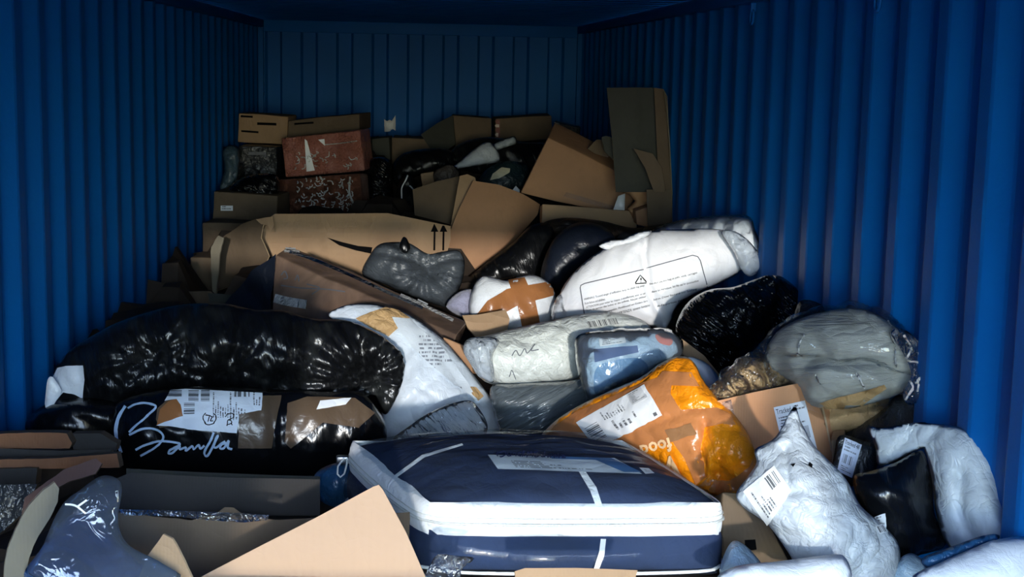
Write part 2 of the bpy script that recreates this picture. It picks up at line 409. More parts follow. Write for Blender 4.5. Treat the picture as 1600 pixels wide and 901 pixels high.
# ------------------------------------------------------------------ materials
def lin(r, g=None, b=None):
    if g is None: r, g, b = r
    f = lambda c: (c / 255) / 12.92 if c / 255 <= 0.04045 else ((c / 255 + 0.055) / 1.055) ** 2.4
    return (f(r), f(g), f(b), 1.0)
class NT:
    def __init__(s, name):
        s.m = bpy.data.materials.new(name); s.m.use_nodes = True; s.t = s.m.node_tree; s.t.nodes.clear()
        s.out = s.t.nodes.new('ShaderNodeOutputMaterial'); s.tc = s.t.nodes.new('ShaderNodeTexCoord')
    def n(s, ty, **kw):
        x = s.t.nodes.new(ty)
        for k, v in kw.items(): setattr(x, k, v)
        return x
    def l(s, a, b): s.t.links.new(a, b)
    def put(s, v, sock):
        if hasattr(v, 'is_output') or isinstance(v, bpy.types.NodeSocket): s.l(v, sock)
        else: sock.default_value = v
    def M(s, op, a, b=0.0, c=0.0, clamp=False):
        x = s.n('ShaderNodeMath', operation=op, use_clamp=clamp); s.put(a, x.inputs[0]); s.put(b, x.inputs[1]); s.put(c, x.inputs[2]); return x.outputs[0]
    def noise(s, sc, det=4, dist=0.0, vec=None, rough=0.55):
        x = s.n('ShaderNodeTexNoise'); x.inputs['Scale'].default_value = sc; x.inputs['Detail'].default_value = det
        x.inputs['Distortion'].default_value = dist; x.inputs['Roughness'].default_value = rough
        s.l(vec or s.tc.outputs['Object'], x.inputs['Vector']); return x.outputs['Fac']
    def mapv(s, src, scale=(1, 1, 1), rot=0.0):
        y = s.n('ShaderNodeMapping'); s.l(src, y.inputs[0]); y.inputs['Rotation'].default_value = (0, 0, -rot)
        x = s.n('ShaderNodeMapping'); s.l(y.outputs[0], x.inputs[0]); x.inputs['Scale'].default_value = scale; return x.outputs[0]
    def mix(s, f, a, b):
        x = s.n('ShaderNodeMix', data_type='RGBA'); s.put(f, x.inputs['Factor']); s.put(a, x.inputs[6]); s.put(b, x.inputs[7]); return x.outputs[2]
    def ramp(s, v, a, b):
        x = s.n('ShaderNodeMapRange'); s.put(v, x.inputs[0]); x.inputs[1].default_value = a; x.inputs[2].default_value = b; return x.outputs[0]
    def bsdf(s, col, rough, spec=0.5, height=None, dist=0.004, strength=1.0, metal=0.0, coat=0.0, sheen=0.0):
        b = s.n('ShaderNodeBsdfPrincipled'); s.put(col, b.inputs['Base Color']); s.put(rough, b.inputs['Roughness'])
        b.inputs['Specular IOR Level'].default_value = spec; b.inputs['Metallic'].default_value = metal; b.inputs['Coat Weight'].default_value = coat
        b.inputs['Coat Roughness'].default_value = 0.12; b.inputs['Sheen Weight'].default_value = sheen
        if height is not None:
            bp = s.n('ShaderNodeBump'); bp.inputs['Distance'].default_value = dist; bp.inputs['Strength'].default_value = strength
            s.l(height, bp.inputs['Height']); s.l(bp.outputs[0], b.inputs['Normal'])
            if coat: s.l(bp.outputs[0], b.inputs['Coat Normal'])
        s.l(b.outputs[0], s.out.inputs[0]); return b
    def crumple(s, sc=14, st=1.0, rot=0.0, amt=1.0):
        """ridged folds: creased film"""
        v = s.tc.outputs['UV'] if st != 1.0 else s.tc.outputs['Object']
        if st != 1.0: v = s.mapv(v, (1 / st, 1, 1), rot)
        def rd(k, det, d, m): return s.M('POWER', s.M('MINIMUM', s.M('MULTIPLY', s.M('ABSOLUTE', s.M('SUBTRACT', s.noise(k, det, d, v), 0.5)), m), 1), 0.7)
        def wv(k, dr, di, m0):
            x = s.n('ShaderNodeTexWave', wave_type='BANDS', bands_direction=dr, wave_profile='TRI'); s.l(v, x.inputs['Vector'])
            x.inputs['Scale'].default_value = k; x.inputs['Distortion'].default_value = di; x.inputs['Detail'].default_value = 1.5; x.inputs['Detail Scale'].default_value = sc * .25
            return s.M('MULTIPLY', x.outputs['Fac'], s.ramp(s.noise(sc * .45, 1, .3, s.mapv(v, (1, 1, 1), m0)), .42, .66))
        f = s.M('ADD', s.M('MULTIPLY', rd(sc, 3, .5, 4.5), .30), s.M('MULTIPLY', rd(sc * 2.9, 3, .7, 4.5), .14))
        f = s.M('ADD', f, s.M('ADD', s.M('MULTIPLY', wv(sc * .34, 'X', 9, .4), .55), s.M('MULTIPLY', wv(sc * .24, 'DIAGONAL', 11, 1.9), .75)))
        return s.M('ADD', f, s.M('MULTIPLY', rd(sc * .42, 2, .4, 3.5), .7))
MC = {}
def poly_film(name, rgb, rough=0.35, sc=14, dist=0.006, st=1.0, rot=0.0, dirt=0.0, spec=0.5, dirt_rgb=(60, 60, 58)):
    n = NT(name); col = lin(rgb)
    if dirt:
        d = n.ramp(n.noise(7, 6, 0.5), 0.5, 0.72); d2 = n.ramp(n.noise(60, 3), 0.6, 0.75)
        col = n.mix(n.M('MULTIPLY', n.M('MAXIMUM', n.M('MULTIPLY', d, 0.7), n.M('MULTIPLY', d2, 0.6)), dirt), lin(rgb), lin(dirt_rgb))
    n.bsdf(col, rough, spec, n.crumple(sc, st, rot), dist); return n.m
def card(name, rgb, stain=0.35, rough=0.75, flute=0.12, rot=0.0, fsc=900):
    n = NT(name); a = n.ramp(n.noise(3.5, 5, 0.3), 0.35, 0.75); b = n.ramp(n.noise(18, 5), 0.55, 0.8)
    dk = tuple(c * 0.62 for c in rgb); col = n.mix(n.M('MULTIPLY', a, stain), lin(rgb), lin(dk)); col = n.mix(n.M('MULTIPLY', b, stain * 0.7), col, lin(tuple(c * 0.75 for c in rgb)))
    v = n.mapv(n.tc.outputs['UV'], (1, 1, 1), rot); sx = n.n('ShaderNodeSeparateXYZ'); n.l(v, sx.inputs[0])
    fl = n.M('SINE', n.M('MULTIPLY', sx.outputs[0], fsc)); cr_ = n.crumple(3.0)
    n.bsdf(col, rough, 0.3, n.M('ADD', n.M('MULTIPLY', fl, 0.06 * flute), n.M('MULTIPLY', cr_, 0.6)), 0.009); return n.m
def clear(name, haze=0.06, tint=(249, 251, 252), sc=16, dist=0.008, gl=0.9, st=1.0, rot=0.0, rough=0.08, ior=1.36, fm=1.0):
    n = NT(name); h = n.crumple(sc, st, rot); bp = n.n('ShaderNodeBump'); bp.inputs['Distance'].default_value = dist; n.l(h, bp.inputs['Height'])
    tr = n.n('ShaderNodeBsdfTransparent'); tr.inputs[0].default_value = lin(tint); g = n.n('ShaderNodeBsdfGlossy'); g.inputs['Roughness'].default_value = rough
    g.inputs[0].default_value = (gl, gl, gl, 1); n.l(bp.outputs[0], g.inputs['Normal'])
    df = n.n('ShaderNodeBsdfDiffuse'); df.inputs[0].default_value = lin(205, 215, 225); n.l(bp.outputs[0], df.inputs['Normal'])
    fr = n.n('ShaderNodeFresnel'); fr.inputs[0].default_value = ior; n.l(bp.outputs[0], fr.inputs['Normal'])
    m1 = n.n('ShaderNodeMixShader'); n.put(n.M('ADD', n.M('MULTIPLY', n.ramp(n.noise(5, 4), .3, .7), haze), haze * .5), m1.inputs[0]); n.l(tr.outputs[0], m1.inputs[1]); n.l(df.outputs[0], m1.inputs[2])
    m2 = n.n('ShaderNodeMixShader'); n.l(n.M('MULTIPLY', fr.outputs[0], fm), m2.inputs[0]); n.l(m1.outputs[0], m2.inputs[1]); n.l(g.outputs[0], m2.inputs[2])
    n.l(m2.outputs[0], n.out.inputs[0]); return n.m
def plain(name, rgb, rough=0.6, spec=0.4, metal=0.0, bump=0.0, bsc=40, var=0.0):
    n = NT(name); col = lin(rgb)
    if var: col = n.mix(n.M('MULTIPLY', n.ramp(n.noise(bsc * .3, 4), .35, .7), var), lin(rgb), lin(tuple(c * .6 for c in rgb)))
    n.bsdf(col, rough, spec, n.noise(bsc, 4) if bump else None, bump or 0.004, metal=metal); return n.m
def cloth(name, rgb, rough=0.9, fold=14, dist=0.01, var=0.3, sheen=0.3, st=1.0, rot=0.0):
    n = NT(name); v = n.ramp(n.noise(9, 6, 0.4), .35, .7); col = n.mix(n.M('MULTIPLY', v, var), lin(rgb), lin(tuple(c * .6 for c in rgb)))
    n.bsdf(col, rough, 0.2, n.M('ADD', n.crumple(fold, st, rot), n.M('MULTIPLY', n.noise(400, 2), .05)), dist, sheen=sheen); return n.m
def label_mat(name, texts=(), bars=(), blocks=(), rgb=(225, 230, 235), ink=(28, 30, 38), rough=0.5):
    """printed paper: texts/bars/blocks are (u0,v0,u1,v1,rows or lines,vertical)"""
    n = NT(name); sx = n.n('ShaderNodeSeparateXYZ'); n.l(n.tc.outputs['UV'], sx.inputs[0]); U, V = sx.outputs[0], sx.outputs[1]; tot = 0.0
    def rect(u0, v0, u1, v1):
        a = n.M('MULTIPLY', n.M('GREATER_THAN', U, u0), n.M('LESS_THAN', U, u1)); return n.M('MULTIPLY', a, n.M('MULTIPLY', n.M('GREATER_THAN', V, v0), n.M('LESS_THAN', V, v1)))
    def wn(x, y):
        c = n.n('ShaderNodeCombineXYZ'); n.put(x, c.inputs[0]); n.put(y, c.inputs[1]); w_ = n.n('ShaderNodeTexWhiteNoise', noise_dimensions='2D'); n.l(c.outputs[0], w_.inputs[0]); return w_.outputs[0]
    acc = None
    for (u0, v0, u1, v1, k, vert) in texts:
        a, b = (V, U) if vert else (U, V); la = (v1 - v0) if vert else (u1 - u0); lb = (u1 - u0) if vert else (v1 - v0)
        rb = n.M('MULTIPLY', n.M('SUBTRACT', b, u0 if vert else v0), k / lb); row = n.M('FLOOR', rb); inrow = n.M('GREATER_THAN', n.M('FRACT', rb), 0.5)
        ch = n.M('FLOOR', n.M('MULTIPLY', a, 110)); g = n.M('GREATER_THAN', wn(ch, row), 0.3)
        ln_ = n.M('LESS_THAN', n.M('DIVIDE', n.M('SUBTRACT', a, v0 if vert else u0), la), n.M('ADD', n.M('MULTIPLY', wn(row, 3.3), 0.7), 0.3))
        r_ = n.M('MULTIPLY', n.M('MULTIPLY', n.M('MULTIPLY', inrow, g), ln_), rect(u0, v0, u1, v1)); acc = r_ if acc is None else n.M('MAXIMUM', acc, r_)
    for (u0, v0, u1, v1, k, vert) in bars:
        a = V if vert else U; g = n.M('GREATER_THAN', wn(n.M('FLOOR', n.M('MULTIPLY', a, k)), 1.7), 0.48)
        r_ = n.M('MULTIPLY', g, rect(u0, v0, u1, v1)); acc = r_ if acc is None else n.M('MAXIMUM', acc, r_)
    for (u0, v0, u1, v1) in blocks:
        r_ = rect(u0, v0, u1, v1); acc = r_ if acc is None else n.M('MAXIMUM', acc, r_)
    col = n.mix(n.M('MULTIPLY', acc, 0.85), lin(rgb), lin(ink)) if acc is not None else lin(rgb)
    n.bsdf(col, rough, 0.4, n.crumple(9), 0.003); return n.m
def wrapped(name, rgb, sc=30, dist=0.012, stain=0.4):
    """carton with tight glossy shrink film"""
    n = NT(name); col = n.mix(n.M('MULTIPLY', n.ramp(n.noise(6, 5, 0.4), .35, .7), stain), lin(rgb), lin(tuple(c * .45 for c in rgb)))
    n.bsdf(col, 0.6, 0.3, n.crumple(sc), dist, coat=1.0); return n.m
# ================================================================== materials in use
paint = NT('blue_container_paint')
_v = paint.ramp(paint.noise(1.6, 5, 0.3), .3, .75); _c = paint.mix(_v, lin(6, 98, 172), lin(5, 87, 156))
_sp = paint.ramp(paint.noise(30, 6, 0.2), .72, .78)
paint.bsdf(paint.mix(paint.M('MULTIPLY', _sp, .25), _c, lin(60, 110, 140)), 0.5, 0.12, paint.noise(25, 3), 0.002); paint = paint.m
K_tan = card('kraft_board', (168, 138, 106)); K_warm = card('kraft_board_warm', (176, 134, 100)); K_pale = card('kraft_board_pale', (168, 140, 114), stain=.12, rot=.0, fsc=420)
K_dark = card('kraft_board_shaded', (108, 92, 74), stain=.6); K_grey = card('grey_board_shaded', (66, 68, 62), stain=.5); K_cream = card('board_cream', (128, 121, 104), stain=.5)  # shade is put into these darkened board colours
K_edge = card('board_edge', (205, 178, 140), stain=.2); K_red = wrapped('wrapped_reddish_board', (168, 104, 88), sc=26, dist=.010); K_redw = wrapped('wrapped_brown_board', (150, 98, 78), sc=55, dist=.02)
K_wr = wrapped('taped_board', (142, 116, 98), sc=9, dist=.002, stain=.8); K_ora = card('kraft_board_orange', (200, 146, 104), stain=.3)
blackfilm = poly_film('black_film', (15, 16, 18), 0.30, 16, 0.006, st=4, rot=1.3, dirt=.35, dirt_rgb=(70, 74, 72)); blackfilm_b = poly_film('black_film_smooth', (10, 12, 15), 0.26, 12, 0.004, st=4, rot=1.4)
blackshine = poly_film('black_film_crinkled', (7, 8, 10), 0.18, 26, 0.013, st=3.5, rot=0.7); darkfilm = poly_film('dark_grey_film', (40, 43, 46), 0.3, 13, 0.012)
greyfilm = poly_film('charcoal_film', (66, 72, 78), 0.42, 12, 0.010, st=2, rot=.3); navyfilm = poly_film('dark_navy_film', (26, 32, 44), 0.38, 7, 0.006); tealfilm = poly_film('dark_teal_film', (34, 52, 58), .3, 16, .01)
whitefilm = poly_film('white_film', (232, 236, 240), 0.35, 10, 0.005, dirt=.15, dirt_rgb=(150, 150, 150)); greymail = poly_film('grey_mailer_film', (176, 184, 190), 0.4, 9, 0.014, dirt=.55, dirt_rgb=(96, 98, 98))
greymail_b = poly_film('grey_mailer_film_creased', (184, 192, 196), 0.4, 7, 0.012, dirt=.4, dirt_rgb=(110, 112, 110)); mailwhite = poly_film('pale_mailer_film', (206, 216, 226), 0.4, 6, 0.009, dirt=.2, dirt_rgb=(130, 130, 128))
duvetfilm = poly_film('white_printed_film', (240, 241, 244), 0.42, 7, 0.004, dirt=.0); creamfilm = poly_film('offwhite_film', (206, 210, 204), 0.36, 12, 0.010, dirt=.35, dirt_rgb=(120, 120, 112))
bluegrey = poly_film('blue_grey_film', (150, 176, 196), 0.34, 12, 0.010, dirt=.2, dirt_rgb=(60, 80, 100)); orange = poly_film('orange_film', (240, 142, 18), 0.3, 12, 0.010, dirt=.1, dirt_rgb=(170, 90, 20))
bluefilm = poly_film('blue_film', (40, 84, 124), 0.3, 12, 0.012); navyblue = poly_film('deep_blue_film', (36, 62, 98), .5, 8, .014, st=2, rot=.6); greywrap = poly_film('streaked_clear_wrap', (88, 96, 100), .22, 16, .014, st=5, rot=-.5)
kraftpaper = poly_film('kraft_paper', (182, 148, 102), 0.7, 12, 0.012, dirt=.2, dirt_rgb=(130, 100, 70))
greycloth = cloth('grey_fleece', (166, 166, 158), fold=9, dist=.03, st=3.5, rot=-.15); navycloth = cloth('navy_quilt', (42, 56, 86), fold=7, dist=.006, var=.35, sheen=0.0); whitecloth = cloth('white_tape_fabric', (226, 230, 232), fold=20, dist=.003, var=.1)
purplecloth = cloth('pale_lilac_cloth', (150, 150, 172), fold=12)
clearf = clear('clear_film'); clearc = clear('clear_crinkled_film', haze=.02, sc=12, dist=.03, gl=1.0, rough=.07, ior=1.6); clearb = clear('blue_tinted_clear_film', haze=.06, tint=(150, 178, 208), sc=6, dist=.006)
clears = clear('clear_streaked_film', haze=.10, sc=18, dist=.014, st=4, rot=.9); clearmat = clear('clear_glossy_cover', haze=.012, tint=(240, 246, 250), sc=3.5, dist=.003, rough=.12, gl=.8, fm=.3)
tape_b = poly_film('brown_tape', (158, 104, 62), 0.28, 8, 0.004, dirt=.15, dirt_rgb=(110, 70, 40)); tape_d = poly_film('dull_brown_tape', (92, 76, 60), 0.3, 9, 0.003); tape_o = poly_film('tan_tape_on_orange', (190, 122, 72), 0.26, 9, 0.004)
tape_c = clear('clear_tape', haze=.14, sc=24, dist=.01, gl=1, rough=.06); ink = plain('black_ink', (12, 12, 14), .8, .05); inkgrey = plain('grey_print', (96, 100, 108), .6); inkwhite = plain('white_marker', (176, 200, 226), .5)
blueink = plain('blue_pen', (34, 44, 96), .6); peach = plain('pale_orange_print', (252, 208, 156), .4); steel = plain('dull_metal', (150, 155, 160), .35, metal=1.0); zipm = plain('white_zip_coil', (214, 218, 214), .45, bump=.004, bsc=300)
redprint = plain('faded_red_print', (196, 120, 108), .5); cream = plain('cream_card', (216, 210, 184), .6, bump=.003); cord = plain('white_cord', (226, 230, 232), .6)
clearwhite = clear('cloudy_clear_film', haze=.55, sc=14, dist=.012, gl=1, rough=.08, ior=1.45)
tape_glint = poly_film('clear_tape_with_glints', (206, 206, 204), .18, 26, .02); clearthin = clear('thin_clear_bag', haze=.0, sc=7, dist=.010, gl=1, rough=.05, ior=1.42, fm=.55)  # whitish base colour puts glints into clear tape and film
K_brown = card('shaded_orange_board', (126, 86, 60), stain=.5); K_black = card('dark_shaded_board', (52, 50, 48), stain=.4)  # darker boards for the lower left, their shade put into the colour
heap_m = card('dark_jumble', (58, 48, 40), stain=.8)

# ================================================================== the container (setting)
def struct(o): o['kind'] = 'structure'; return o
XL, XR, YB, YF, ZC = -1.135, 1.215, 10.87, -0.30, 2.39
def corr_wall(name, xin, sgn, phase):
    """corrugated side wall; xin = inner ridge plane, recess goes outwards (sgn)"""
    prof = []; y = YF; k = 0
    pts = []
    y0 = phase - 20 * 0.278
    while y0 < YB + 0.3:
        pts += [(y0 - 0.068, 0.036), (y0, 0.0), (y0 + 0.072, 0.0), (y0 + 0.140, 0.036), (y0 + .210, .036)]; y0 += 0.278
    q = []
    for a in pts:
        if not q or a[0] > q[-1][0] + 1e-6: q.append(a)
    q = [a for a in q if YF - .05 <= a[0] <= YB + .02]
    V = []; zs = (-0.0, 0.8, 1.6, 2.37)
    rr = []
    for i, a in enumerate(q):     # round the bends a little
        if 0 < i < len(q) - 1:
            for t in (-1, 0, 1):
                b = q[i + (1 if t > 0 else -1)] if t else a; f = 0.09 if t else 0
                p = (a[0] + (b[0] - a[0]) * f, a[1] + (b[1] - a[1]) * f)
                if t == 0: pr, nx = q[i - 1], q[i + 1]; p = (a[0] + (pr[0] + nx[0] - 2 * a[0]) * .04, a[1] + (pr[1] + nx[1] - 2 * a[1]) * .04)
                rr.append(p)
        else: rr.append(a)
    Fs = []; m = len(zs); back = []
    for (yy, dd) in rr:
        for z in zs: V.append((xin + sgn * dd, yy, z))
    n0 = len(V)
    V += [(x + sgn * 0.004, y, z) for x, y, z in V]
    for i in range(len(rr) - 1):
        for j in range(m - 1):
            f = (i * m + j, i * m + j + 1, (i + 1) * m + j + 1, (i + 1) * m + j)
            f = f if sgn > 0 else f[::-1]; Fs += [f, tuple(v + n0 for v in f[::-1])]
    return struct(link_mesh(name, V, Fs, paint, smooth=False))
corr_wall('wall_left', XL, -1, 3.16); corr_wall('wall_right', XR, 1, 3.04)
def wbox(name, a, b, mat, parent=None, r=0.004, n=3):
    """axis-aligned rounded box between two corners"""
    (x0, y0, z0), (x1, y1, z1) = a, b
    return box(name, None, 0, (0, y1 - y0, 0), mat, parent, r=r, n=n, dent=0, quad3=[(x0, y0, z1), (x1, y0, z1), (x1, y0, z0), (x0, y0, z0)])
# end wall
V = []; Fs = []; zs = (0.0, 1.2, 2.31); x = XL - .04; q = []
x = XL + 0.035
q.append((XL - .05, 0.0))
while x < XR + .05:
    q += [(x, 0.0), (x + .018, .034), (x + .108, .034), (x + .126, 0.0)]; x += .2585
    q.append((x - .0001, 0.0))
q = [a for a in q if a[0] <= XR + .06]
for (xx, dd) in q:
    for z in zs: V.append((xx, YB + dd, z))
n0 = len(V); V += [(x_, y_ + .004, z_) for x_, y_, z_ in V]
for i in range(len(q) - 1):
    for j in range(2):
        f = (i * 3 + j, (i + 1) * 3 + j, (i + 1) * 3 + j + 1, i * 3 + j + 1); Fs += [f, tuple(v + n0 for v in f[::-1])]
struct(link_mesh('wall_back', V, Fs, paint, smooth=False))
struct(wbox('trim_1', (XL - .04, YB - .012, 2.305), (XR + .04, YB + .05, ZC), paint))
struct(wbox('trim_2', (XL - .05, YF, 2.335), (XL + .03, YB, ZC + .0), paint)); struct(wbox('trim_3', (XR - .03, YF, 2.335), (XR + .05, YB, ZC + .0), paint))
struct(wbox('trim_4', (XL - .05, YB - .05, 0), (XL + .03, YB + .05, ZC), paint)); struct(wbox('trim_5', (XR - .03, YB - .05, 0), (XR + .05, YB + .05, ZC), paint))
# roof: shallow pressed ribs across
V = []; Fs = []; ys = []; y = YF
while y < YB: ys += [(y, 0.0), (y + .09, 0.0), (y + .105, .018), (y + .18, .018), (y + .195, 0)]; y += .209
for (yy, dd) in ys:
    for xx in (XL - .06, XR + .06): V.append((xx, yy, ZC - .002 + dd))
n0 = len(V); V += [(a, b, c + .004) for a, b, c in V]
for i in range(len(ys) - 1):
    f = (i * 2, (i + 1) * 2, (i + 1) * 2 + 1, i * 2 + 1); Fs += [f, tuple(v + n0 for v in f[::-1])]
struct(link_mesh('ceiling', V, Fs, paint, smooth=False))
struct(wbox('floor', (XL - .06, YF, -.05), (XR + .06, YB + .05, 0.0), plain('plywood_floor', (96, 70, 50), .7, bump=.003, var=.4)))
struct(wbox('trim_6', (XL - .08, YF - .06, 2.33), (XR + .08, YF + .02, 2.54), paint)); struct(wbox('trim_7', (XL - .12, YF - .06, 0), (XL - .02, YF + .04, 2.5), paint)); struct(wbox('trim_8', (XR + .02, YF - .06, 0), (XR + .12, YF + .04, 2.5), paint))
# unseen door leaves: left added half open to shade the pile, right swung wide
def leaf(name, hx, ang, sgn):
    c, s_ = math.cos(ang), math.sin(ang); V = []; Fs = []
    pr = [(0, 0), (.12, 0), (.14, .035), (.30, .035), (.32, 0), (.48, 0), (.50, .035), (.66, .035), (.68, 0), (.84, 0), (.86, .035), (1.02, .035), (1.04, 0), (1.17, 0)]
    for (a, d) in pr:
        for z in (0.02, 2.27): V.append((hx + sgn * (a * c) + d * s_ * sgn * 0, YF - .07 - a * s_ - d * c, z))
    n0 = len(V); V += [(x_, y_ - .03, z_) for x_, y_, z_ in V]
    m = len(pr)
    for i in range(m - 1): f = (i * 2, i * 2 + 1, i * 2 + 3, i * 2 + 2); Fs += [f, tuple(v + n0 for v in f[::-1])]
    Fs += [(0, 1, 1 + n0, n0), (2 * m - 2, 2 * m - 2 + n0, 2 * m - 1 + n0, 2 * m - 1)]
    for i in range(m - 1): Fs += [(i * 2 + 1, i * 2 + 1 + n0, i * 2 + 3 + n0, i * 2 + 3), (i * 2, i * 2 + 2, i * 2 + 2 + n0, i * 2 + n0)]
    struct(link_mesh(name, V, Fs, paint, smooth=False))
leaf('shading_door_1', XL - .03, R(48), 1); leaf('door_2', XR + .03, R(110), 1)
# yard in front of the container
struct(wbox('ground', (-30, -40, -.35), (30, 25, -.12), plain('concrete_yard', (150, 146, 138), .85, bump=.004, bsc=12, var=.4)))

def ring(label, px, py, side, Y):
    t = thing('lashing_ring', label, 'ring', 'lashing rings under the side rails'); xw = XR - .03 if side > 0 else XL + .03
    z = P(px, py, Y).z; c = Vector((xw - side * .012, Y, z))
    tube('ring', [c + Vector((0, math.cos(a) * .022, math.sin(a) * .026)) for a in [k * math.pi / 6 for k in range(12)]], .005, paint, t, closed=True)
    wbox('lug', (min(xw, xw - side * .02), Y - .012, z + .018), (max(xw, xw - side * .02), Y + .012, z + .05), paint, t)
ring('small blue steel lashing ring under the right roof rail, nearer the back', 1190, 27, 1, 5.13)
ring('small blue steel lashing ring at the top edge of the picture on the right wall', 1392, 2, 1, 3.72)
# ================================================================== front row: the zipped quilt bag
def quilt():
    t = thing('quilt_bag', 'large navy quilt in a clear zipped bag with a wide white zip band, front centre', 'quilt bag')
    drop = (815 - 100) / F * 3.05
    FL, FR = P(664, 815, 3.05), P(1140, 806, 3.05); zt = FL.z
    BL = P(540, 708, 3.60); BL.z = zt; BR = FR + (BL - FL) * 1.02 + Vector((.05, 0, 0)); FR.z = BR.z = zt
    def surf(s_, t_, up, base):
        p = (FL * (1 - s_) + FR * s_) * (1 - t_) + (BL * (1 - s_) + BR * s_) * t_
        # rounded plan corners
        a, b = 2 * s_ - 1, 2 * t_ - 1
        p = p.copy(); k = (1 - abs(a) ** 2.6) * (1 - abs(b) ** 2.6)
        p.z = base + up * max(k, 0) ** .62
        return p
    def outline(m=30):
        L = []
        for i in range(m): L.append((i / m, 0))
        for i in range(m): L.append((1, i / m))
        for i in range(m): L.append((1 - i / m, 1))
        for i in range(m): L.append((0, 1 - i / m))
        return L
    C = (FL + FR + BL + BR) / 4
    def rimpt(st, out, z):
        p = surf(st[0], st[1], 0, zt); d = p - C; d.z = 0
        a, b = abs(2 * st[0] - 1), abs(2 * st[1] - 1); cor = (a * b) ** 10
        p = p - d * 0.045 * cor; n = Vector((0, 0, 0))
        if st[1] == 0: n += Vector((0, -1, 0))
        if st[0] >= 1: n += Vector((1, .2, 0))
        if st[1] >= 1: n += Vector((0, 1, 0))
        if st[0] <= 0: n += Vector((-1, -.2, 0))
        if n.length > 0: n.normalize()
        u = st[0] if st[1] in (0, 1) else st[1]
        bul = math.sin(math.pi * min(max(u, 0), 1)) ** .5
        q = p + n * out * bul; q.z = z; return q
    ol = outline(); m = len(ol)
    # top pillow
    N = 64; V = []; UV = []; Fs = []
    for j in range(N + 1):
        for i in range(N + 1):
            s_, t_ = i / N, j / N; s2 = .5 - .5 * math.cos(math.pi * s_); t2 = .5 - .5 * math.cos(math.pi * t_); s2 = s2 * .6 + s_ * .4; t2 = t2 * .6 + t_ * .4
            p = surf(s2, t2, .072, zt + .02); cor = (abs(2 * s2 - 1) * abs(2 * t2 - 1)) ** 10; d = p - C; d.z = 0; p = p - d * .045 * cor
            V.append(p); UV.append((s2 * .66, t2 * .6))
    V = np.array([tuple(v) for v in V]); k_ = np.clip((V[:, 2] - zt - .02) * 12, 0, 1)
    V[:, 2] += k_ * (.010 * pn(V * 7) + .006 * pn(V * np.array([9, 28, 9]) + 4) * 1.5)
    for j in range(N):
        for i in range(N): a = j * (N + 1) + i; Fs.append((a, a + 1, a + N + 2, a + N + 1))
    top = link_mesh('quilt_top', V, Fs, navycloth, t, UV)
    # side + base as one ring
    rows = [(0.0, -.022), (.016, -.038), (.026, -.060), (.026, -.08), (.018, -.10), (.0, -.112), (-.05, -.12), (-.2, -.122)]
    def ring_mesh(name, rows, mat, closed_bottom=False, wav=.006, sel=None):
        V = []; Fs = []
        for (o, dz) in rows:
            for st in ol: V.append(rimpt(st, o, zt + dz))
        V = np.array([tuple(v) for v in V]); V += wav * np.stack([pn(V * 9 + 3), pn(V * 9 + 13), .6 * pn(V * 9 + 23)], 1)
        for r_ in range(len(rows) - 1):
            for i in range(m):
                if sel and not sel(i): continue
                a, b = r_ * m + i, r_ * m + (i + 1) % m; Fs.append((a, a + m, b + m, b))
        if closed_bottom: Fs.append(tuple((len(rows) - 1) * m + i for i in range(m)))
        return link_mesh(name, V, Fs, mat, t)
    ring_mesh('quilt_side', rows, navycloth, True)
    band = ring_mesh('zip_band', [(-.022, .040), (-.004, .036), (.008, .026), (.014, .008), (.015, -.006), (.014, -.020), (.010, -.030), (.0, -.034)], whitecloth, wav=.004)
    zp = [rimpt(st, .019, zt - .002) for st in ol]; tube('zip_coil', zp, .0035, zipm, t, closed=True)
    tube('seam_line', [rimpt(st, .0165, zt + .011) for st in ol], .0012, zipm, t, closed=True)
    sl_ = P(533, 716, 3.58); wbox('zip_slider', tuple(sl_ + Vector((-.012, -.012, -.012))), tuple(sl_ + Vector((.02, .008, .008))), steel, t)
    tube('zip_pull', [P(x, y, 3.55) for x, y in ((537, 716), (528, 728), (527, 740), (532, 745), (538, 740), (541, 728), (543, 716))], .0025, zipm, t)
    # clear cover over the top
    W_ = np.array(BVH[top.name][0]); W2 = W_ + np.array([0, 0, .008]) + np.stack([0 * W_[:, 0], 0 * W_[:, 0], .012 * np.abs(pn(W_ * 8 + 50))], 1)
    cov = link_mesh('clear_cover', W2, Fs, clearmat, t, UV)
    low = ring_mesh('clear_side_cover', [(.012, -.034), (.034, -.052), (.042, -.08), (.036, -.10), (.015, -.12)], clearmat, wav=.010)
    # white binding tapes, paper insert, tag
    drape('binding_tape', t, [(904, 738), (914, 737), (932, 763), (945, 803), (936, 805), (922, 768)], whitecloth, on=top, off=.004, s=5, mx=.08)
    drape('binding_tape', t, [(940, 832), (948, 832), (944, 868), (934, 893), (926, 893), (936, 862)], whitecloth, on=low, off=.002, s=5, mx=.08)
    drape('binding_tape', t, [(617, 744), (660, 712), (722, 694), (724, 697), (664, 716), (620, 748)], whitecloth, on=top, off=.004, s=5, mx=.08)
    ins = drape('paper_insert', t, [(762, 713), (960, 718), (1003, 743), (778, 735)], label_mat('insert_print', texts=((.14, .12, .72, .62, 5, 0),), rgb=(196, 206, 214)), on=top, off=.006, s=5, mx=.08)
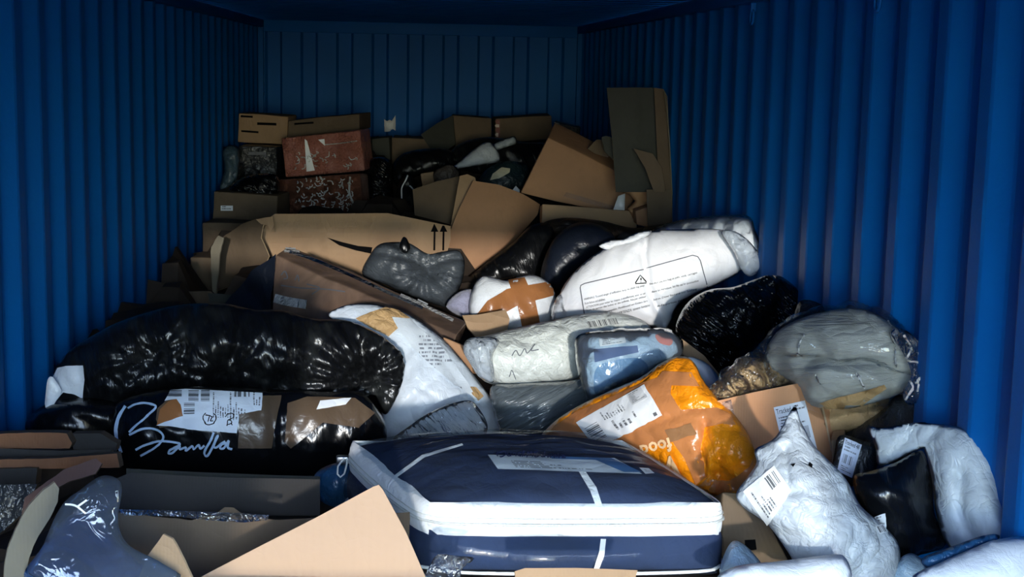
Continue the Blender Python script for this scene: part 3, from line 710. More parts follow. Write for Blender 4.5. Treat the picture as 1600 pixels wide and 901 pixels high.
    if ins:
        ins['label'] = 'white printed paper with a handwritten blue name'
        drape('picture_stripe', ins, [(860, 716), (955, 719), (1002, 741), (975, 741), (930, 722), (862, 720)], plain('blue_print', (70, 112, 160), .5), on=top, off=.0075, s=5, mx=.08)
        def w(dx, pts): return [(775 + dx + a * 1.0, 711 + b) for a, b in pts]
        stroke('handwriting', ins, [w(0, [(0, 4), (3, -1), (2, 6)]), w(3, [(2, 0), (10, -2), (12, 3), (5, 7), (3, 6)]), w(18, [(0, 0), (0, 5), (4, 5), (5, 0), (5, 6)]), w(26, [(0, 5), (1, 1), (4, 1), (5, 6)]),
            w(34, [(0, 3), (4, 2), (2, 0), (0, 4), (5, 6)]), w(41, [(0, 7), (2, -3), (3, 6)]), w(48, [(0, 8), (2, -1), (4, 4), (7, -1), (9, 7)]), w(60, [(6, -1), (0, 0), (1, 7), (7, 6)]), w(60, [(0, 3), (5, 3)]),
            w(70, [(5, 4), (1, 5), (2, 7), (5, 6), (6, -2), (6, 8)]), w(80, [(0, 4), (1, 8), (3, 5), (5, 8), (7, 4)]), w(89, [(5, 4), (1, 5), (2, 8), (5, 5), (6, 8)]), w(97, [(0, 1), (1, 8), (4, 5)]), w(102, [(0, 4), (5, 5), (1, 8), (7, 8)])], 1.7, blueink, on=top, off=.009)
    tg = drape('care_tag', t, [(998, 733), (1013, 734), (1022, 742), (1008, 743)], label_mat('care_print', texts=((.3, .3, .8, .7, 2, 0),)), on=top, off=.006, s=4, mx=.08)
    tube('bottom_piping', [rimpt(st, .030, zt - .108) for st in ol], .004, whitecloth, t, closed=True)
    return t
quilt()

# pale carton corner at the very front
t = thing('open_carton', 'pale brown open carton whose big flap leans up in front of the quilt bag', 'carton')
sheet('flap', [(300, 908), (400, 856), (500, 805), (583, 760), (592, 757), (598, 764), (634, 830), (668, 908)], 2.62, K_pale, t, tz=.25, tx=-.05, th=.006, wave=(.002, 4), edge_mat=K_edge)
sheet('side_panel', [(216, 905), (232, 866), (256, 834), (264, 832), (280, 858), (302, 905)], 2.56, K_tan, t, tx=-.25, tz=.1, th=.006, torn=.002, edge_mat=K_edge)
box('body', [(215, 915), (672, 915), (690, 1060), (200, 1060)], 2.5, (0, .12, -.03), K_tan, t)

# dirty foam-edged flap and the clear blue sack at left
t = thing('torn_board', 'curled dirty cream board with a crumbling torn edge at the bottom left', 'cardboard')
sheet('board', [(5, 905), (8, 868), (22, 828), (44, 790), (68, 762), (84, 752), (92, 762), (90, 782), (72, 816), (50, 852), (38, 905)], 2.75, K_cream, t, tx=.35, tz=.1, th=.014, torn=.004, smooth_out=False, edge_mat=K_edge)
stroke('torn_edge', t, [[(8, 895), (10, 866), (24, 828), (46, 790), (68, 762), (84, 754), (90, 766)]], 9, card('pulped_edge', (186, 178, 156), .6), on=bpy.data.objects['board'], off=.006)
bag('plastic_sack', [(40, 905), (62, 860), (96, 815), (130, 796), (158, 806), (180, 840), (205, 868), (232, 905), (130, 930)], 2.72, .05, navyblue, tz=.5, fine=.018, wr=((.04, 9, 30, 2.5), (.02, 17, -20, 2)), lump=(.03, 6), s=.009)
sk = bpy.data.objects['plastic_sack']; tag(sk, 'blue clear plastic sack with folded blue contents beside the torn cream board', 'plastic sack')
f1 = sheet('clear_film', [(96, 790), (125, 765), (160, 744), (186, 750), (192, 770), (184, 812), (200, 850), (255, 880), (270, 905), (60, 905), (70, 850)], 2.54, clearb, sk, tz=.5, th=.0005, s=.012, wave=(.018, 9), smooth_out=True)
stroke('white_tie', sk, [[(102, 788), (118, 790), (134, 802)], [(122, 791), (136, 781)]], 3, cord, on=f1, off=.003)

# long dark open carton lying behind the front flap
t = thing('long_carton', 'long low brown carton with a ragged front edge, left of the quilt bag', 'carton')
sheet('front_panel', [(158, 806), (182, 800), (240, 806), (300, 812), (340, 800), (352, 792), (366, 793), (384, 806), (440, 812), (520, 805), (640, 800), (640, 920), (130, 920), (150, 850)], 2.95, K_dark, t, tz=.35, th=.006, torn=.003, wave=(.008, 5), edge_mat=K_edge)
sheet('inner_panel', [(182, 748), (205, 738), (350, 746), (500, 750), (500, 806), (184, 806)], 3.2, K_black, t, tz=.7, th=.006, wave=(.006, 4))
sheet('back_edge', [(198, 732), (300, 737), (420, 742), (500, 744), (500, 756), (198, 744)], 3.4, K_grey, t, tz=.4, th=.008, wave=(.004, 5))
st_ = sheet('plastic_strip', [(186, 795), (260, 797), (350, 800), (420, 804), (418, 812), (380, 816), (330, 812), (262, 806), (190, 804)], 2.9, clearc, t, tz=.4, th=.0006, s=.012, wave=(.012, 16))

# flattened cartons stacked at the left wall
def flat(label, poly, Y, mat, tz=.2, th=.02, **k):
    o = sheet('flattened_carton', poly, Y, mat, tz=tz, th=th, edge_mat=K_dark, torn=.002, **k); tag(o, label, 'flattened carton', 'flattened cartons at the left wall'); return o
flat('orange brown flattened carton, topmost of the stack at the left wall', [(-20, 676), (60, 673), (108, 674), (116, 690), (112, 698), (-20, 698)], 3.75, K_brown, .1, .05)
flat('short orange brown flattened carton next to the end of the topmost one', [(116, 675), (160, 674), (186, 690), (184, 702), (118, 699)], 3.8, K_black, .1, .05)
flat('thin shaded board between the two thick layers at the left wall', [(-20, 700), (100, 704), (176, 702), (176, 710), (-20, 716)], 3.7, K_black, .3, .03)
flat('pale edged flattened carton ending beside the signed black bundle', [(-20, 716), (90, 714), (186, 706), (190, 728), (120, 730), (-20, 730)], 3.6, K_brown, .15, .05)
flat('shaded reddish flattened carton, third layer down at the left wall', [(-20, 730), (62, 728), (60, 754), (-20, 756)], 3.58, K_black, .1, .05)
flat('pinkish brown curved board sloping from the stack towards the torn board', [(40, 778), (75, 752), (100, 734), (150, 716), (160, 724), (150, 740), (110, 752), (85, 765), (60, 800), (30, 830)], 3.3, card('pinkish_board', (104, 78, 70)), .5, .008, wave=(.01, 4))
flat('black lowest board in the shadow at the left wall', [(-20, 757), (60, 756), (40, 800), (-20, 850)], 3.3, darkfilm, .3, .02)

# ================================================================== left: the two black bundles
b1 = bag('black_bundle', [(172, 688), (176, 655), (192, 624), (290, 604), (400, 606), (500, 612), (560, 612), (590, 640), (604, 670), (596, 700), (540, 735), (460, 748), (330, 748), (225, 742), (182, 722)], 4.1, .15, blackfilm_b, tz=.15, Tb=.06, wr=((.008, 9, 80, 3), (.004, 30, 60, 3)), groove=(([(424, 606), (430, 745)], .012, .018), ([(444, 606), (448, 745)], .01, .012), ([(196, 640), (200, 730)], .02, .02)), lump=(.012, 4), s=.011)
tag(b1, 'black wrapped bundle signed in white pen with a white shipping label', 'bundle')
tp1 = drape('brown_tape', b1, [(244, 655), (246, 638), (270, 618), (300, 620), (440, 618), (424, 700), (372, 700), (374, 652), (250, 668)], tape_d, s=7)
drape('brown_tape', b1, [(450, 630), (480, 620), (555, 622), (585, 645), (560, 668), (505, 660), (455, 700), (444, 690)], tape_d, off=.003, s=7)
tp2 = drape('brown_tape', b1, [(263, 628), (278, 622), (290, 640), (286, 652), (246, 664), (250, 640)], tape_b, off=.004, s=6); tp2['label'] = 'torn light brown tape'
lb = drape('shipping_label', b1, [(258, 627), (266, 611), (290, 609), (410, 615), (409, 641), (374, 647), (370, 676), (300, 671), (245, 664), (287, 649), (283, 633), (277, 624)],
           label_mat('shipping_print', texts=((.52, .35, .68, .95, 7, 1), (.68, .3, .84, .95, 6, 1), (.9, .62, .98, .95, 3, 1)), bars=((.1, .82, .24, .97, 70, 1), (.3, .72, .40, .97, 70, 1), (.26, .42, .36, .70, 70, 1), (.42, .72, .50, .97, 70, 1), (.72, .82, .88, .94, 90, 0)), rgb=(222, 230, 240)), off=.005, s=6)
if lb:
    stroke('handwriting', lb, [[(355, 648), (363, 647), (365, 652), (357, 656)], [(355, 648), (354, 650)], [(355, 665), (356, 657), (361, 657), (362, 661), (356, 663)], [(361, 660), (363, 664)],
        [(321, 645), (318, 650), (318, 656), (322, 661), (330, 662), (337, 658), (338, 650), (334, 645)], [(321, 648), (333, 653)], [(327, 650), (325, 659)], [(331, 653), (328, 658), (333, 658)]], 1.5, ink, on=b1, off=.0075)
stroke('white_signature', b1, [[(201, 638), (212, 632), (226, 630), (240, 633), (243, 638), (228, 652), (210, 668), (203, 675)], [(203, 679), (220, 671), (238, 669), (250, 673), (256, 681), (252, 690), (240, 700), (228, 707), (220, 711)],
    [(213, 702), (228, 694), (248, 689), (262, 689), (281, 692), (276, 697), (266, 702), (264, 707), (270, 706), (281, 696), (281, 701), (290, 698), (291, 703), (300, 696), (303, 701), (311, 694), (314, 700), (320, 695)],
    [(334, 675), (329, 688), (322, 700), (320, 708), (324, 711), (331, 700), (338, 683), (340, 681), (334, 695), (338, 698), (346, 692), (352, 689)],
    [(356, 692), (347, 693), (344, 699), (350, 699), (357, 688), (356, 698), (363, 701)]], 3.4, inkwhite, off=.004)
stroke('white_edge_stripe', b1, [[(197, 634), (187, 650), (182, 668), (184, 688), (190, 706)]], 5, inkwhite, off=.004)
drape('white_patch', b1, [(494, 640), (500, 627), (548, 622), (540, 632), (512, 638)], whitefilm, off=.005, s=5)

b2 = bag('black_sack', [(72, 614), (86, 576), (112, 545), (148, 522), (185, 503), (240, 485), (290, 475), (350, 474), (400, 484), (440, 484), (490, 498), (540, 500), (585, 518), (622, 545), (632, 570), (626, 606), (606, 645), (594, 640), (582, 618), (540, 630), (470, 622), (400, 618), (290, 612), (215, 628), (150, 640), (100, 640), (80, 632)], 4.36, .2, blackfilm, tz=.25, Tb=.10,
         wr=((.012, 8, 70, 2.5), (.007, 22, 80, 3)), pinch=((568, 594, .045, 19, .22), (240, 560, .03, 11, .16), (345, 596, .03, 13, .14), (440, 600, .03, 11, .12)), groove=(([(455, 490), (458, 560), (440, 625)], .02, .045), ([(300, 480), (288, 560), (296, 610)], .014, .03), ([(380, 484), (366, 560), (372, 610)], .014, .025), ([(525, 500), (560, 540), (570, 594)], .014, .03)), lump=(.022, 4.5), s=.010)
tag(b2, 'long glossy black sack tied in bulges lying on the signed black bundle', 'sack')
ta = drape('white_end', b2, [(76, 640), (76, 600), (84, 576), (104, 572), (131, 571), (133, 592), (130, 622), (118, 616), (100, 612), (84, 630)], whitefilm, off=.004, s=6)
tail = sheet('white_tail', [(84, 590), (96, 610), (90, 622), (78, 640), (70, 634), (72, 612), (76, 590)], 4.2, whitefilm, b2, tz=.1, th=.002, s=.015, smooth_out=True, wave=(.008, 12))

# ================================================================== middle: pale mailer with kraft paper
m1 = bag('large_mailer', [(514, 494), (530, 480), (560, 474), (600, 478), (640, 492), (690, 528), (728, 570), (760, 612), (778, 640), (784, 668), (770, 690), (700, 700), (610, 696), (596, 650), (600, 560), (560, 520)], 4.58, .10, mailwhite, pw=1.4, tz=.55, tx=.1, wr=((.010, 6, -48, 3), (.006, 14, -50, 3)), groove=(([(560, 520), (700, 640)], .006, .008), ([(640, 500), (700, 580), (760, 650)], .005, .012), ([(660, 690), (700, 640), (745, 625)], .01, .02)), lump=(.02, 3.5), s=.011)
tag(m1, 'tall pale blue white mailing sack leaning between the black sack and the taped box', 'mailing sack')
drape('kraft_paper', m1, [(556, 498), (578, 489), (602, 481), (622, 486), (640, 498), (618, 500), (624, 512), (608, 526), (584, 514)], kraftpaper, off=.006, s=6)
drape('paper_fold', m1, [(612, 497), (640, 500), (690, 545), (730, 600), (752, 640), (735, 620), (700, 595), (650, 550), (625, 520)], label_mat('fold_print', texts=((.3, .2, .8, .8, 14, 0),), rgb=(205, 214, 222), ink=(110, 116, 128)), off=.008, s=8)
drape('brown_patch', m1, [(730, 605), (742, 606), (754, 620), (748, 625), (738, 618)], kraftpaper, off=.008, s=5)
drape('clear_strip', m1, [(648, 655), (658, 650), (690, 676), (684, 684), (664, 680)], tape_c, off=.012, s=5)
c1 = bag('clear_bag', [(615, 690), (640, 665), (680, 640), (730, 625), (750, 640), (762, 670), (740, 695), (680, 705)], 4.2, .03, clears, tz=.6, wr=((.012, 12, 30, 2),)); tag(c1, 'empty clear bag lying on the lower end of the tall pale mailing sack', 'plastic bag')
k1 = box('carton', [(690, 528), (732, 545), (740, 585), (702, 570)], 4.75, (.05, .2, -.05), K_warm, tz=.3); tag(k1, 'small brown carton corner showing between the mailing sack and the taped box', 'carton')
# blue plastic behind the zip corner
bp_ = bag('blue_plastic', [(490, 745), (505, 730), (535, 722), (560, 735), (560, 765), (530, 790), (505, 785), (492, 765)], 3.72, .04, bluefilm, tz=.4, wr=((.02, 12, 40, 2),)); tag(bp_, 'crumpled bright blue plastic behind the zip corner of the quilt bag', 'plastic')

# ================================================================== the taped long box
A_ = P(429, 399, 5.65); B_ = P(714, 523, 5.0); C_ = P(702, 554, 4.93); D_ = P(424, 492, 5.55)
ext = Vector((.045, .15, .02))
lb_ = thing('taped_box', 'long narrow brown box with glinting clear tape along its top edge, tilted down to the right', 'box')
bx_ = box('box_body', None, 0, ext, K_wr, lb_, quad3=[A_, B_, C_, D_], n=14, dent=.006, r=.008)
stroke('glinting_tape', lb_, [[(444, 393), (484, 399), (559, 431), (610, 455), (656, 476), (708, 502)]], 5, tape_glint, on=bx_, off=.006)
stroke('glinting_tape', lb_, [[(452, 396), (484, 406), (546, 432), (604, 459), (660, 484)]], 5, tape_c, on=bx_, off=.01)
stroke('lit_edge_tape', lb_, [[(430, 466), (450, 471), (480, 476)]], 14, tape_glint, on=bx_, off=.006)  # whitish strip painted in for the lit patch at the lower left
stroke('marker_scrawl', lb_, [[(440, 430), (446, 424), (450, 434), (444, 436)], [(462, 438), (466, 430), (468, 440)], [(440, 446), (470, 450), (510, 452), (540, 456)], [(480, 444), (500, 450), (488, 460)]], 2, inkgrey, on=bx_, off=.004)
sheet('blue_side', [(432, 397), (424, 492), (390, 490), (345, 485), (360, 462), (396, 424)], 5.7, navyfilm, lb_, tx=-.8, tz=.2, th=.003, wave=(.015, 9), s=.02)
stroke('loose_strap', lb_, [[(446, 391), (478, 394), (520, 410), (570, 432), (620, 456), (668, 479)]], 2.2, cord, on=bx_, off=.012)

# ================================================================== open flattened carton with arrows
t = thing('arrow_carton', 'big open tan carton printed with two black up arrows', 'carton')
mp = sheet('front_panel', [(424, 338), (430, 334), (500, 334), (606, 333), (704, 353), (704, 375), (697, 400), (690, 440), (660, 470), (560, 440), (470, 410), (418, 400), (404, 380), (414, 352)], 6.75, K_tan, t, tz=.15, th=.006, wave=(.012, 3), crease=(([(582, 330), (586, 420)], .02, .05), ([(430, 360), (690, 372)], .008, .03), ([(500, 334), (520, 420)], .008, .02), ([(640, 340), (625, 440)], .010, .02), ([(430, 380), (560, 350)], -.010, .025), ([(460, 340), (440, 420)], -.008, .015)), edge_mat=K_edge, s=.03)
sheet('left_panel', [(338, 378), (352, 366), (382, 350), (406, 343), (420, 346), (412, 372), (420, 400), (404, 430), (340, 455), (334, 420)], 6.7, K_dark, t, tx=-.7, tz=.2, th=.006, wave=(.03, 4), s=.03, edge_mat=K_edge, bend=lambda x, y: -.0000 * x)
sheet('torn_flap', [(400, 343), (426, 338), (428, 352), (424, 362), (418, 352), (408, 350)], 6.6, K_tan, t, tz=.3, th=.006, torn=.004)
for dx in (0, 14): 
    drape('printed_arrow', mp if False else t, [(673 + dx, 362), (678.5 + dx, 349), (685 + dx, 362), (680.5 + dx, 362), (680 + dx, 391), (677 + dx, 391), (677.5 + dx, 362)], ink, on=mp, off=.004, s=4)
sl2 = drape('slit', t, [(511, 371), (535, 378), (560, 384), (582, 386), (580, 396), (556, 391), (530, 383)], ink, on=mp, off=.004, s=5)
sheet('bottom_edge', [(330, 385), (342, 368), (350, 372), (344, 400), (338, 460), (332, 455)], 6.55, K_cream, t, tx=-.3, th=.01, torn=.005)

# dark grey sack on it
g1 = bag('grey_sack', [(566, 428), (578, 398), (592, 382), (612, 378), (640, 380), (668, 396), (690, 393), (716, 391), (726, 408), (722, 440), (706, 474), (695, 480), (640, 462), (600, 444)], 5.9, .13, greyfilm, tz=.35, wr=((.012, 7, 10, 3), (.005, 18, 5, 3)), pinch=((668, 415, .045, 13, .2), (630, 388, .03, 9, .12)), groove=(([(600, 395), (668, 415), (720, 400)], .014, .025),), lump=(.015, 5))
tag(g1, 'dark grey tied rubbish sack slumped against the arrow carton', 'sack')
bag('knot', [(624, 388), (629, 371), (636, 373), (641, 388), (634, 396)], 5.84, .012, blackfilm_b, g1, s=.008)

# ================================================================== white and brown taped package
p1 = bag('taped_parcel', [(734, 492), (734, 466), (744, 440), (758, 431), (790, 438), (812, 432), (832, 429), (856, 440), (868, 462), (864, 490), (850, 515), (800, 525), (750, 512)], 5.35, .12, whitefilm, tz=.3, wr=((.012, 9, 60, 2.5),), groove=(([(790, 432), (800, 520)], .03, .012),), lump=(.018, 6))
tag(p1, 'white plastic parcel crossed with wide brown tape', 'parcel')
drape('brown_tape', p1, [(794, 438), (820, 434), (836, 470), (845, 512), (818, 520), (808, 476)], tape_b, off=.004, s=5)
drape('brown_tape', p1, [(742, 496), (762, 470), (792, 452), (862, 440), (864, 462), (812, 476), (778, 494), (752, 504)], tape_b, off=.005, s=5)
l1 = bag('small_bag', [(697, 480), (708, 462), (726, 452), (742, 456), (742, 488), (724, 496)], 5.45, .05, purplecloth, tz=.3, wr=((.01, 12, 30, 2),)); tag(l1, 'small pale lilac bag between the grey sack and the brown taped parcel', 'bag')
k2 = sheet('board_strip', [(722, 494), (748, 492), (790, 484), (796, 500), (792, 520), (745, 528), (730, 512)], 5.0, K_tan, tz=.5, th=.012, wave=(.01, 8), crease=(([(730, 504), (792, 496)], .015, .02),)); tag(k2, 'folded strip of brown board below the brown taped parcel', 'cardboard')

# ================================================================== white duvets
d2 = bag('duvet_pack', [(1020, 366), (1050, 350), (1090, 342), (1140, 338), (1170, 342), (1178, 362), (1188, 388), (1186, 402), (1160, 420), (1060, 400)], 5.30, .07, duvetfilm, tz=.35, tx=-.9, Tb=.05, wr=((.010, 9, 75, 3),), lump=(.012, 5), groove=(([(1130, 338), (1126, 400)], .012, .014),))
tag(d2, 'white duvet pack lying behind the printed one', 'duvet')
shell('clear_cover', d2, .006, clearf, amp=.004)
d1 = bag('duvet_pack', [(866, 497), (874, 462), (886, 438), (915, 408), (958, 380), (1012, 362), (1060, 358), (1128, 358), (1145, 372), (1158, 400), (1164, 418), (1130, 440), (1090, 458), (1058, 478), (1044, 512), (1010, 508), (960, 496), (900, 500)], 5.2, .16, duvetfilm, fine=.002, tz=.4, tx=-.15, Tb=.02, pw=.8, wr=((.005, 8, -70, 3), (.003, 26, -80, 3)), pinch=((1040, 508, .012, 12, .1),), groove=(([(1012, 358), (1006, 400), (1014, 450), (1040, 512)], .010, .04),), lump=(.010, 4), s=.010)
tag(d1, 'big white duvet pack printed with a warning triangle and text, pinched at its middle', 'duvet')
stroke('printed_frame', d1, [[(914, 495), (907, 450), (908, 446), (914, 443), (1005, 421)], [(1010, 419), (1082, 399), (1090, 401), (1094, 407), (1108, 458)]], 1.5, inkgrey, off=.003, raw=True)
stroke('warning_triangle', d1, [[(993, 442), (1000, 430), (1009, 440), (1009, 442), (993, 443)], [(1001, 434), (1001, 438)], [(1001, 440), (1001, 441)]], 1.6, ink, off=.003, raw=True)
for s_, a, b, c, d, hh in (('WARNING: To avoid danger of suffocation, keep this plastic bag away', 913, 466, 1006, 444, 4.2), ('from babies and children.', 914, 472, 946, 465, 3.6), ('Do not use this bag in cribs, beds, carriages', 1016, 442, 1089, 424, 4.2),
    ('ATTENTION: pour eviter les risques d etouffement, tenir ce sac', 916, 478, 1008, 456, 4.2), ('hors de portee des bebes et des enfants. Ne pas utiliser', 917, 483, 1009, 461, 4), ('dans les berceaux, les lits ou les poussettes', 1019, 454, 1091, 436, 4.2),
    ('ACHTUNG: Erstickungsgefahr, Plastikbeutel von Kindern fern', 918, 491, 1011, 468, 4), ('halten. Dieser Beutel ist kein Spielzeug', 1022, 466, 1088, 449, 4), ('AVVERTENZA: tenere lontano', 960, 488, 1015, 474, 4), ('dalla portata dei bambini', 1028, 476, 1084, 461, 4)):
    text('printed_text', d1, s_, [(a, b), (c, d), (c, d + hh), (a, b + hh)], ink)
e1 = bag('clear_end', [(1128, 362), (1150, 362), (1172, 378), (1188, 400), (1190, 418), (1172, 432), (1158, 420), (1148, 396)], 5.06, .04, clearwhite, d1, tz=.2, wr=((.02, 12, 60, 2),), s=.008)
bag('clear_end', [(862, 500), (864, 478), (874, 460), (884, 470), (890, 500), (876, 506)], 5.15, .03, clearf, d1, wr=((.01, 14, 70, 2),))
s1 = bag('torn_tie', [(936, 384), (950, 376), (972, 374), (984, 368), (1000, 362), (1018, 360), (1012, 368), (990, 378), (964, 384), (950, 390)], 5.12, .014, whitefilm, d1, tz=.8, wr=((.008, 20, 20, 2),), s=.008)

# ================================================================== shiny black sack, right
k = bag('black_bin_bag', [(1056, 520), (1064, 488), (1082, 466), (1110, 452), (1146, 448), (1180, 436), (1204, 430), (1216, 450), (1208, 500), (1186, 540), (1160, 565), (1132, 584), (1108, 575), (1080, 556)], 4.62, .15, blackshine, tz=.25, wr=((.014, 12, 35, 3), (.008, 26, 30, 3)), pinch=((1190, 440, .022, 15, .14), (1135, 545, .012, 9, .1)), lump=(.02, 6), s=.009)
tag(k, 'crinkled shiny black bin bag in front of the printed duvet', 'bin bag')
k = bag('black_bin_bag', [(1176, 446), (1206, 430), (1228, 436), (1256, 462), (1270, 492), (1250, 520), (1200, 540), (1180, 510)], 4.66, .10, blackshine, tz=.3, tx=-.8, Tb=.04, wr=((.014, 12, -30, 3), (.008, 26, -35, 3)), lump=(.02, 6)); tag(k, 'smaller black bin bag against the right wall behind the shiny one', 'bin bag')

# ================================================================== grey fleece in clear bag, right
gb = bag('fleece_bundle', [(1196, 570), (1205, 530), (1235, 504), (1290, 486), (1345, 482), (1390, 504), (1424, 540), (1436, 575), (1420, 606), (1370, 628), (1310, 640), (1262, 632), (1240, 600)], 3.60, .13, greycloth, tz=.3, tx=-.6, Tb=.06, pw=.85, wr=((.034, 6, 12, 4), (.012, 14, 15, 4)), lump=(.02, 4), s=.010)
tag(gb, 'folded grey fleece blanket in a crinkled clear bag by the right wall', 'blanket')
stroke('film_crease_glints', gb, [[(1384, 508), (1394, 530), (1400, 570)], [(1250, 560), (1254, 540), (1262, 524)], [(1340, 584), (1352, 600)], [(1280, 582), (1286, 596)]], 2.2, tape_glint, off=.02)  # painted glints along creases of the clear bag
drape('kraft_base', gb, [(1262, 634), (1300, 622), (1380, 600), (1384, 605), (1340, 636), (1300, 644)], kraftpaper, off=.006)
shell('clear_bag', gb, .012, clearthin, amp=.016, sc=9)
tl_ = bag('clear_tail', [(1392, 520), (1412, 514), (1440, 540), (1452, 580), (1442, 620), (1420, 632), (1410, 612), (1424, 585), (1410, 550)], 3.40, .035, clearc, gb, wr=((.02, 16, 70, 2), (.01, 30, 60, 2)), s=.008)
stroke('film_crease_glints', tl_, [[(1412, 524), (1424, 545), (1418, 560), (1434, 566)], [(1434, 550), (1442, 580), (1430, 600)], [(1420, 590), (1426, 606), (1416, 624)], [(1436, 590), (1432, 612)], [(1408, 575), (1418, 582), (1412, 600)]], 3, tape_glint, off=.004)  # silvery strokes stand in for bright glints on the film tail
bag('clear_tail', [(1160, 566), (1180, 545), (1212, 512), (1262, 490), (1270, 510), (1262, 560), (1250, 600), (1210, 600), (1180, 590)], 3.72, .05, clearc, gb, tz=.5, wr=((.02, 12, 50, 2), (.008, 26, 40, 2)), s=.009)
kp = bag('kraft_parcel', [(1276, 632), (1310, 620), (1390, 606), (1400, 612), (1388, 640), (1372, 664), (1330, 674), (1296, 680), (1284, 660)], 3.60, .05, kraftpaper, tz=.1, wr=((.006, 10, 0, 3),), groove=(([(1285, 645), (1395, 628)], .006, .008),)); tag(kp, 'brown paper parcel under the clear bag of grey fleece', 'parcel')
cp = bag('clear_wrap', [(1108, 612), (1132, 588), (1160, 562), (1190, 560), (1240, 575), (1262, 594), (1200, 606), (1150, 622), (1118, 622)], 3.66, .04, kraftpaper, tz=.7, wr=((.02, 12, 30, 2),), s=.009); tag(cp, 'brown packing inside crumpled clear wrap on top of the tracked carton', 'wrapped packing')
shell('clear_film', cp, .006, clearc, amp=.02, sc=18)
bag('silver_tail', [(1106, 616), (1126, 588), (1158, 560), (1180, 562), (1160, 590), (1136, 612), (1118, 622)], 3.64, .03, clearc, cp, tz=.4, wr=((.02, 18, 50, 2),), s=.007)
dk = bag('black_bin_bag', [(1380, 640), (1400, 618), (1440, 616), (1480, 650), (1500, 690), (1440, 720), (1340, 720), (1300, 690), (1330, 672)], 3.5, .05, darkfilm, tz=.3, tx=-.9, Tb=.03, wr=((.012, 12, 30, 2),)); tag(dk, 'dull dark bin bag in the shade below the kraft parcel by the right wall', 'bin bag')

# ================================================================== tracked carton
t = thing('tracked_carton', 'open brown carton with a white tracked label beside the orange parcel', 'carton')
fr = sheet('front_panel', [(1120, 626), (1180, 612), (1276, 593), (1290, 640), (1312, 738), (1300, 800), (1180, 800), (1150, 700)], 3.57, K_ora, t, tz=.12, th=.006, wave=(.004, 3), s=.025, edge_mat=K_edge)
sheet('side_panel', [(1276, 593), (1286, 600), (1300, 660), (1316, 740), (1308, 745), (1292, 660)], 3.56, K_ora, t, tx=.8, th=.006, edge_mat=K_edge)
box('carton_body', [(1130, 660), (1270, 640), (1292, 800), (1150, 800)], 3.62, (.0, .07, -.08), K_warm, t)
lt = drape('tracked_label', t, [(1208, 636), (1257, 625), (1276, 700), (1226, 712)], label_mat('tracked_print', texts=((.08, .55, .9, .78, 4, 0), (.6, .82, .95, .95, 2, 0)), bars=((.08, .25, .9, .5, 60, 0),), rgb=(226, 230, 236)), on=fr, off=.005)
if lt: text('lettering', lt, 'Tracked 48', [(1211, 639), (1243, 632), (1245, 640), (1213, 647)], ink, on=fr, off=.007)
drape('clear_tape', t, [(1128, 628), (1142, 624), (1150, 660), (1136, 664)], tape_c, on=fr, off=.005)
wl = bag('grey_packet', [(1312, 680), (1348, 688), (1372, 700), (1366, 740), (1340, 760), (1300, 745), (1304, 710)], 3.34, .02, darkfilm, tz=.2, Tb=.01, fine=.002); tag(wl, 'dark packet with a small white tracked label beside the black mailing bag', 'packet')
w_ = drape('address_label', wl, [(1320, 684), (1346, 695), (1331, 746), (1308, 735)], label_mat('tracked_print_small', texts=((.1, .62, .9, .8, 2, 0), (.15, .05, .9, .22, 3, 0)), bars=((.15, .3, .75, .56, 40, 0),), rgb=(205, 212, 226)), s=5)
if w_: text('lettering', w_, 'Tracked 48', [(1321, 687), (1343, 696), (1341, 702), (1319, 693)], ink, on=wl, off=.005)
k3 = box('carton', [(1300, 686), (1320, 684), (1322, 760), (1304, 760)], 3.45, (.03, .1, 0), K_tan); tag(k3, 'narrow brown carton behind the small white tracked label', 'carton')
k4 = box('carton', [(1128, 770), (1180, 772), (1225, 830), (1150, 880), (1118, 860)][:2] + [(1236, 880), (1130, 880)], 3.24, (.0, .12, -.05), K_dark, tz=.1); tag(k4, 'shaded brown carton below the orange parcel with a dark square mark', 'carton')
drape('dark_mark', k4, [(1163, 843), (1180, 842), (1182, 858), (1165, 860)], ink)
k5 = sheet('board_strip', [(1052, 528), (1062, 528), (1100, 556), (1128, 590), (1130, 604), (1112, 596), (1076, 560), (1054, 545)], 4.45, K_tan, tz=.5, th=.01); tag(k5, 'thin brown board edge between the shiny black bin bag and the white packet', 'cardboard')
k6 = bag('small_packet', [(1074, 560), (1090, 560), (1110, 572), (1126, 596), (1128, 616), (1108, 612), (1090, 590)], 4.15, .04, whitefilm, tz=.3, wr=((.008, 16, 60, 2),)); tag(k6, 'small white plastic packet wedged above the orange parcel', 'packet')

# ================================================================== centre off-white, blue, streaked bags
w1 = bag('offwhite_parcel', [(728, 548), (734, 530), (760, 524), (806, 512), (860, 500), (910, 490), (960, 488), (1000, 498), (1018, 516), (990, 530), (920, 560), (905, 590), (860, 600), (800, 604), (758, 596), (742, 572)], 4.55, .14, creamfilm, tz=.45, wr=((.008, 10, 20, 3), (.006, 20, 60, 2)), lump=(.016, 5), s=.010)
tag(w1, 'off-white plastic parcel in a clear bag, lying below the printed duvet', 'parcel')
drape('barcode', w1, [(917, 503), (962, 497), (966, 506), (921, 512)], label_mat('barcode_print', bars=((0, 0, 1, 1, 60, 0),), rgb=(214, 216, 210)), s=4)
stroke('scrawl', w1, [[(800, 556), (806, 548), (812, 556), (820, 545), (824, 552), (836, 538), (830, 548), (842, 546)], [(796, 588), (800, 578), (806, 592)]], 1.4, inkgrey)
bag('clear_end', [(724, 548), (730, 530), (756, 526), (780, 532), (770, 556), (772, 596), (750, 590), (736, 570)], 4.4, .05, clearwhite, w1, wr=((.016, 14, 60, 2),), s=.009)
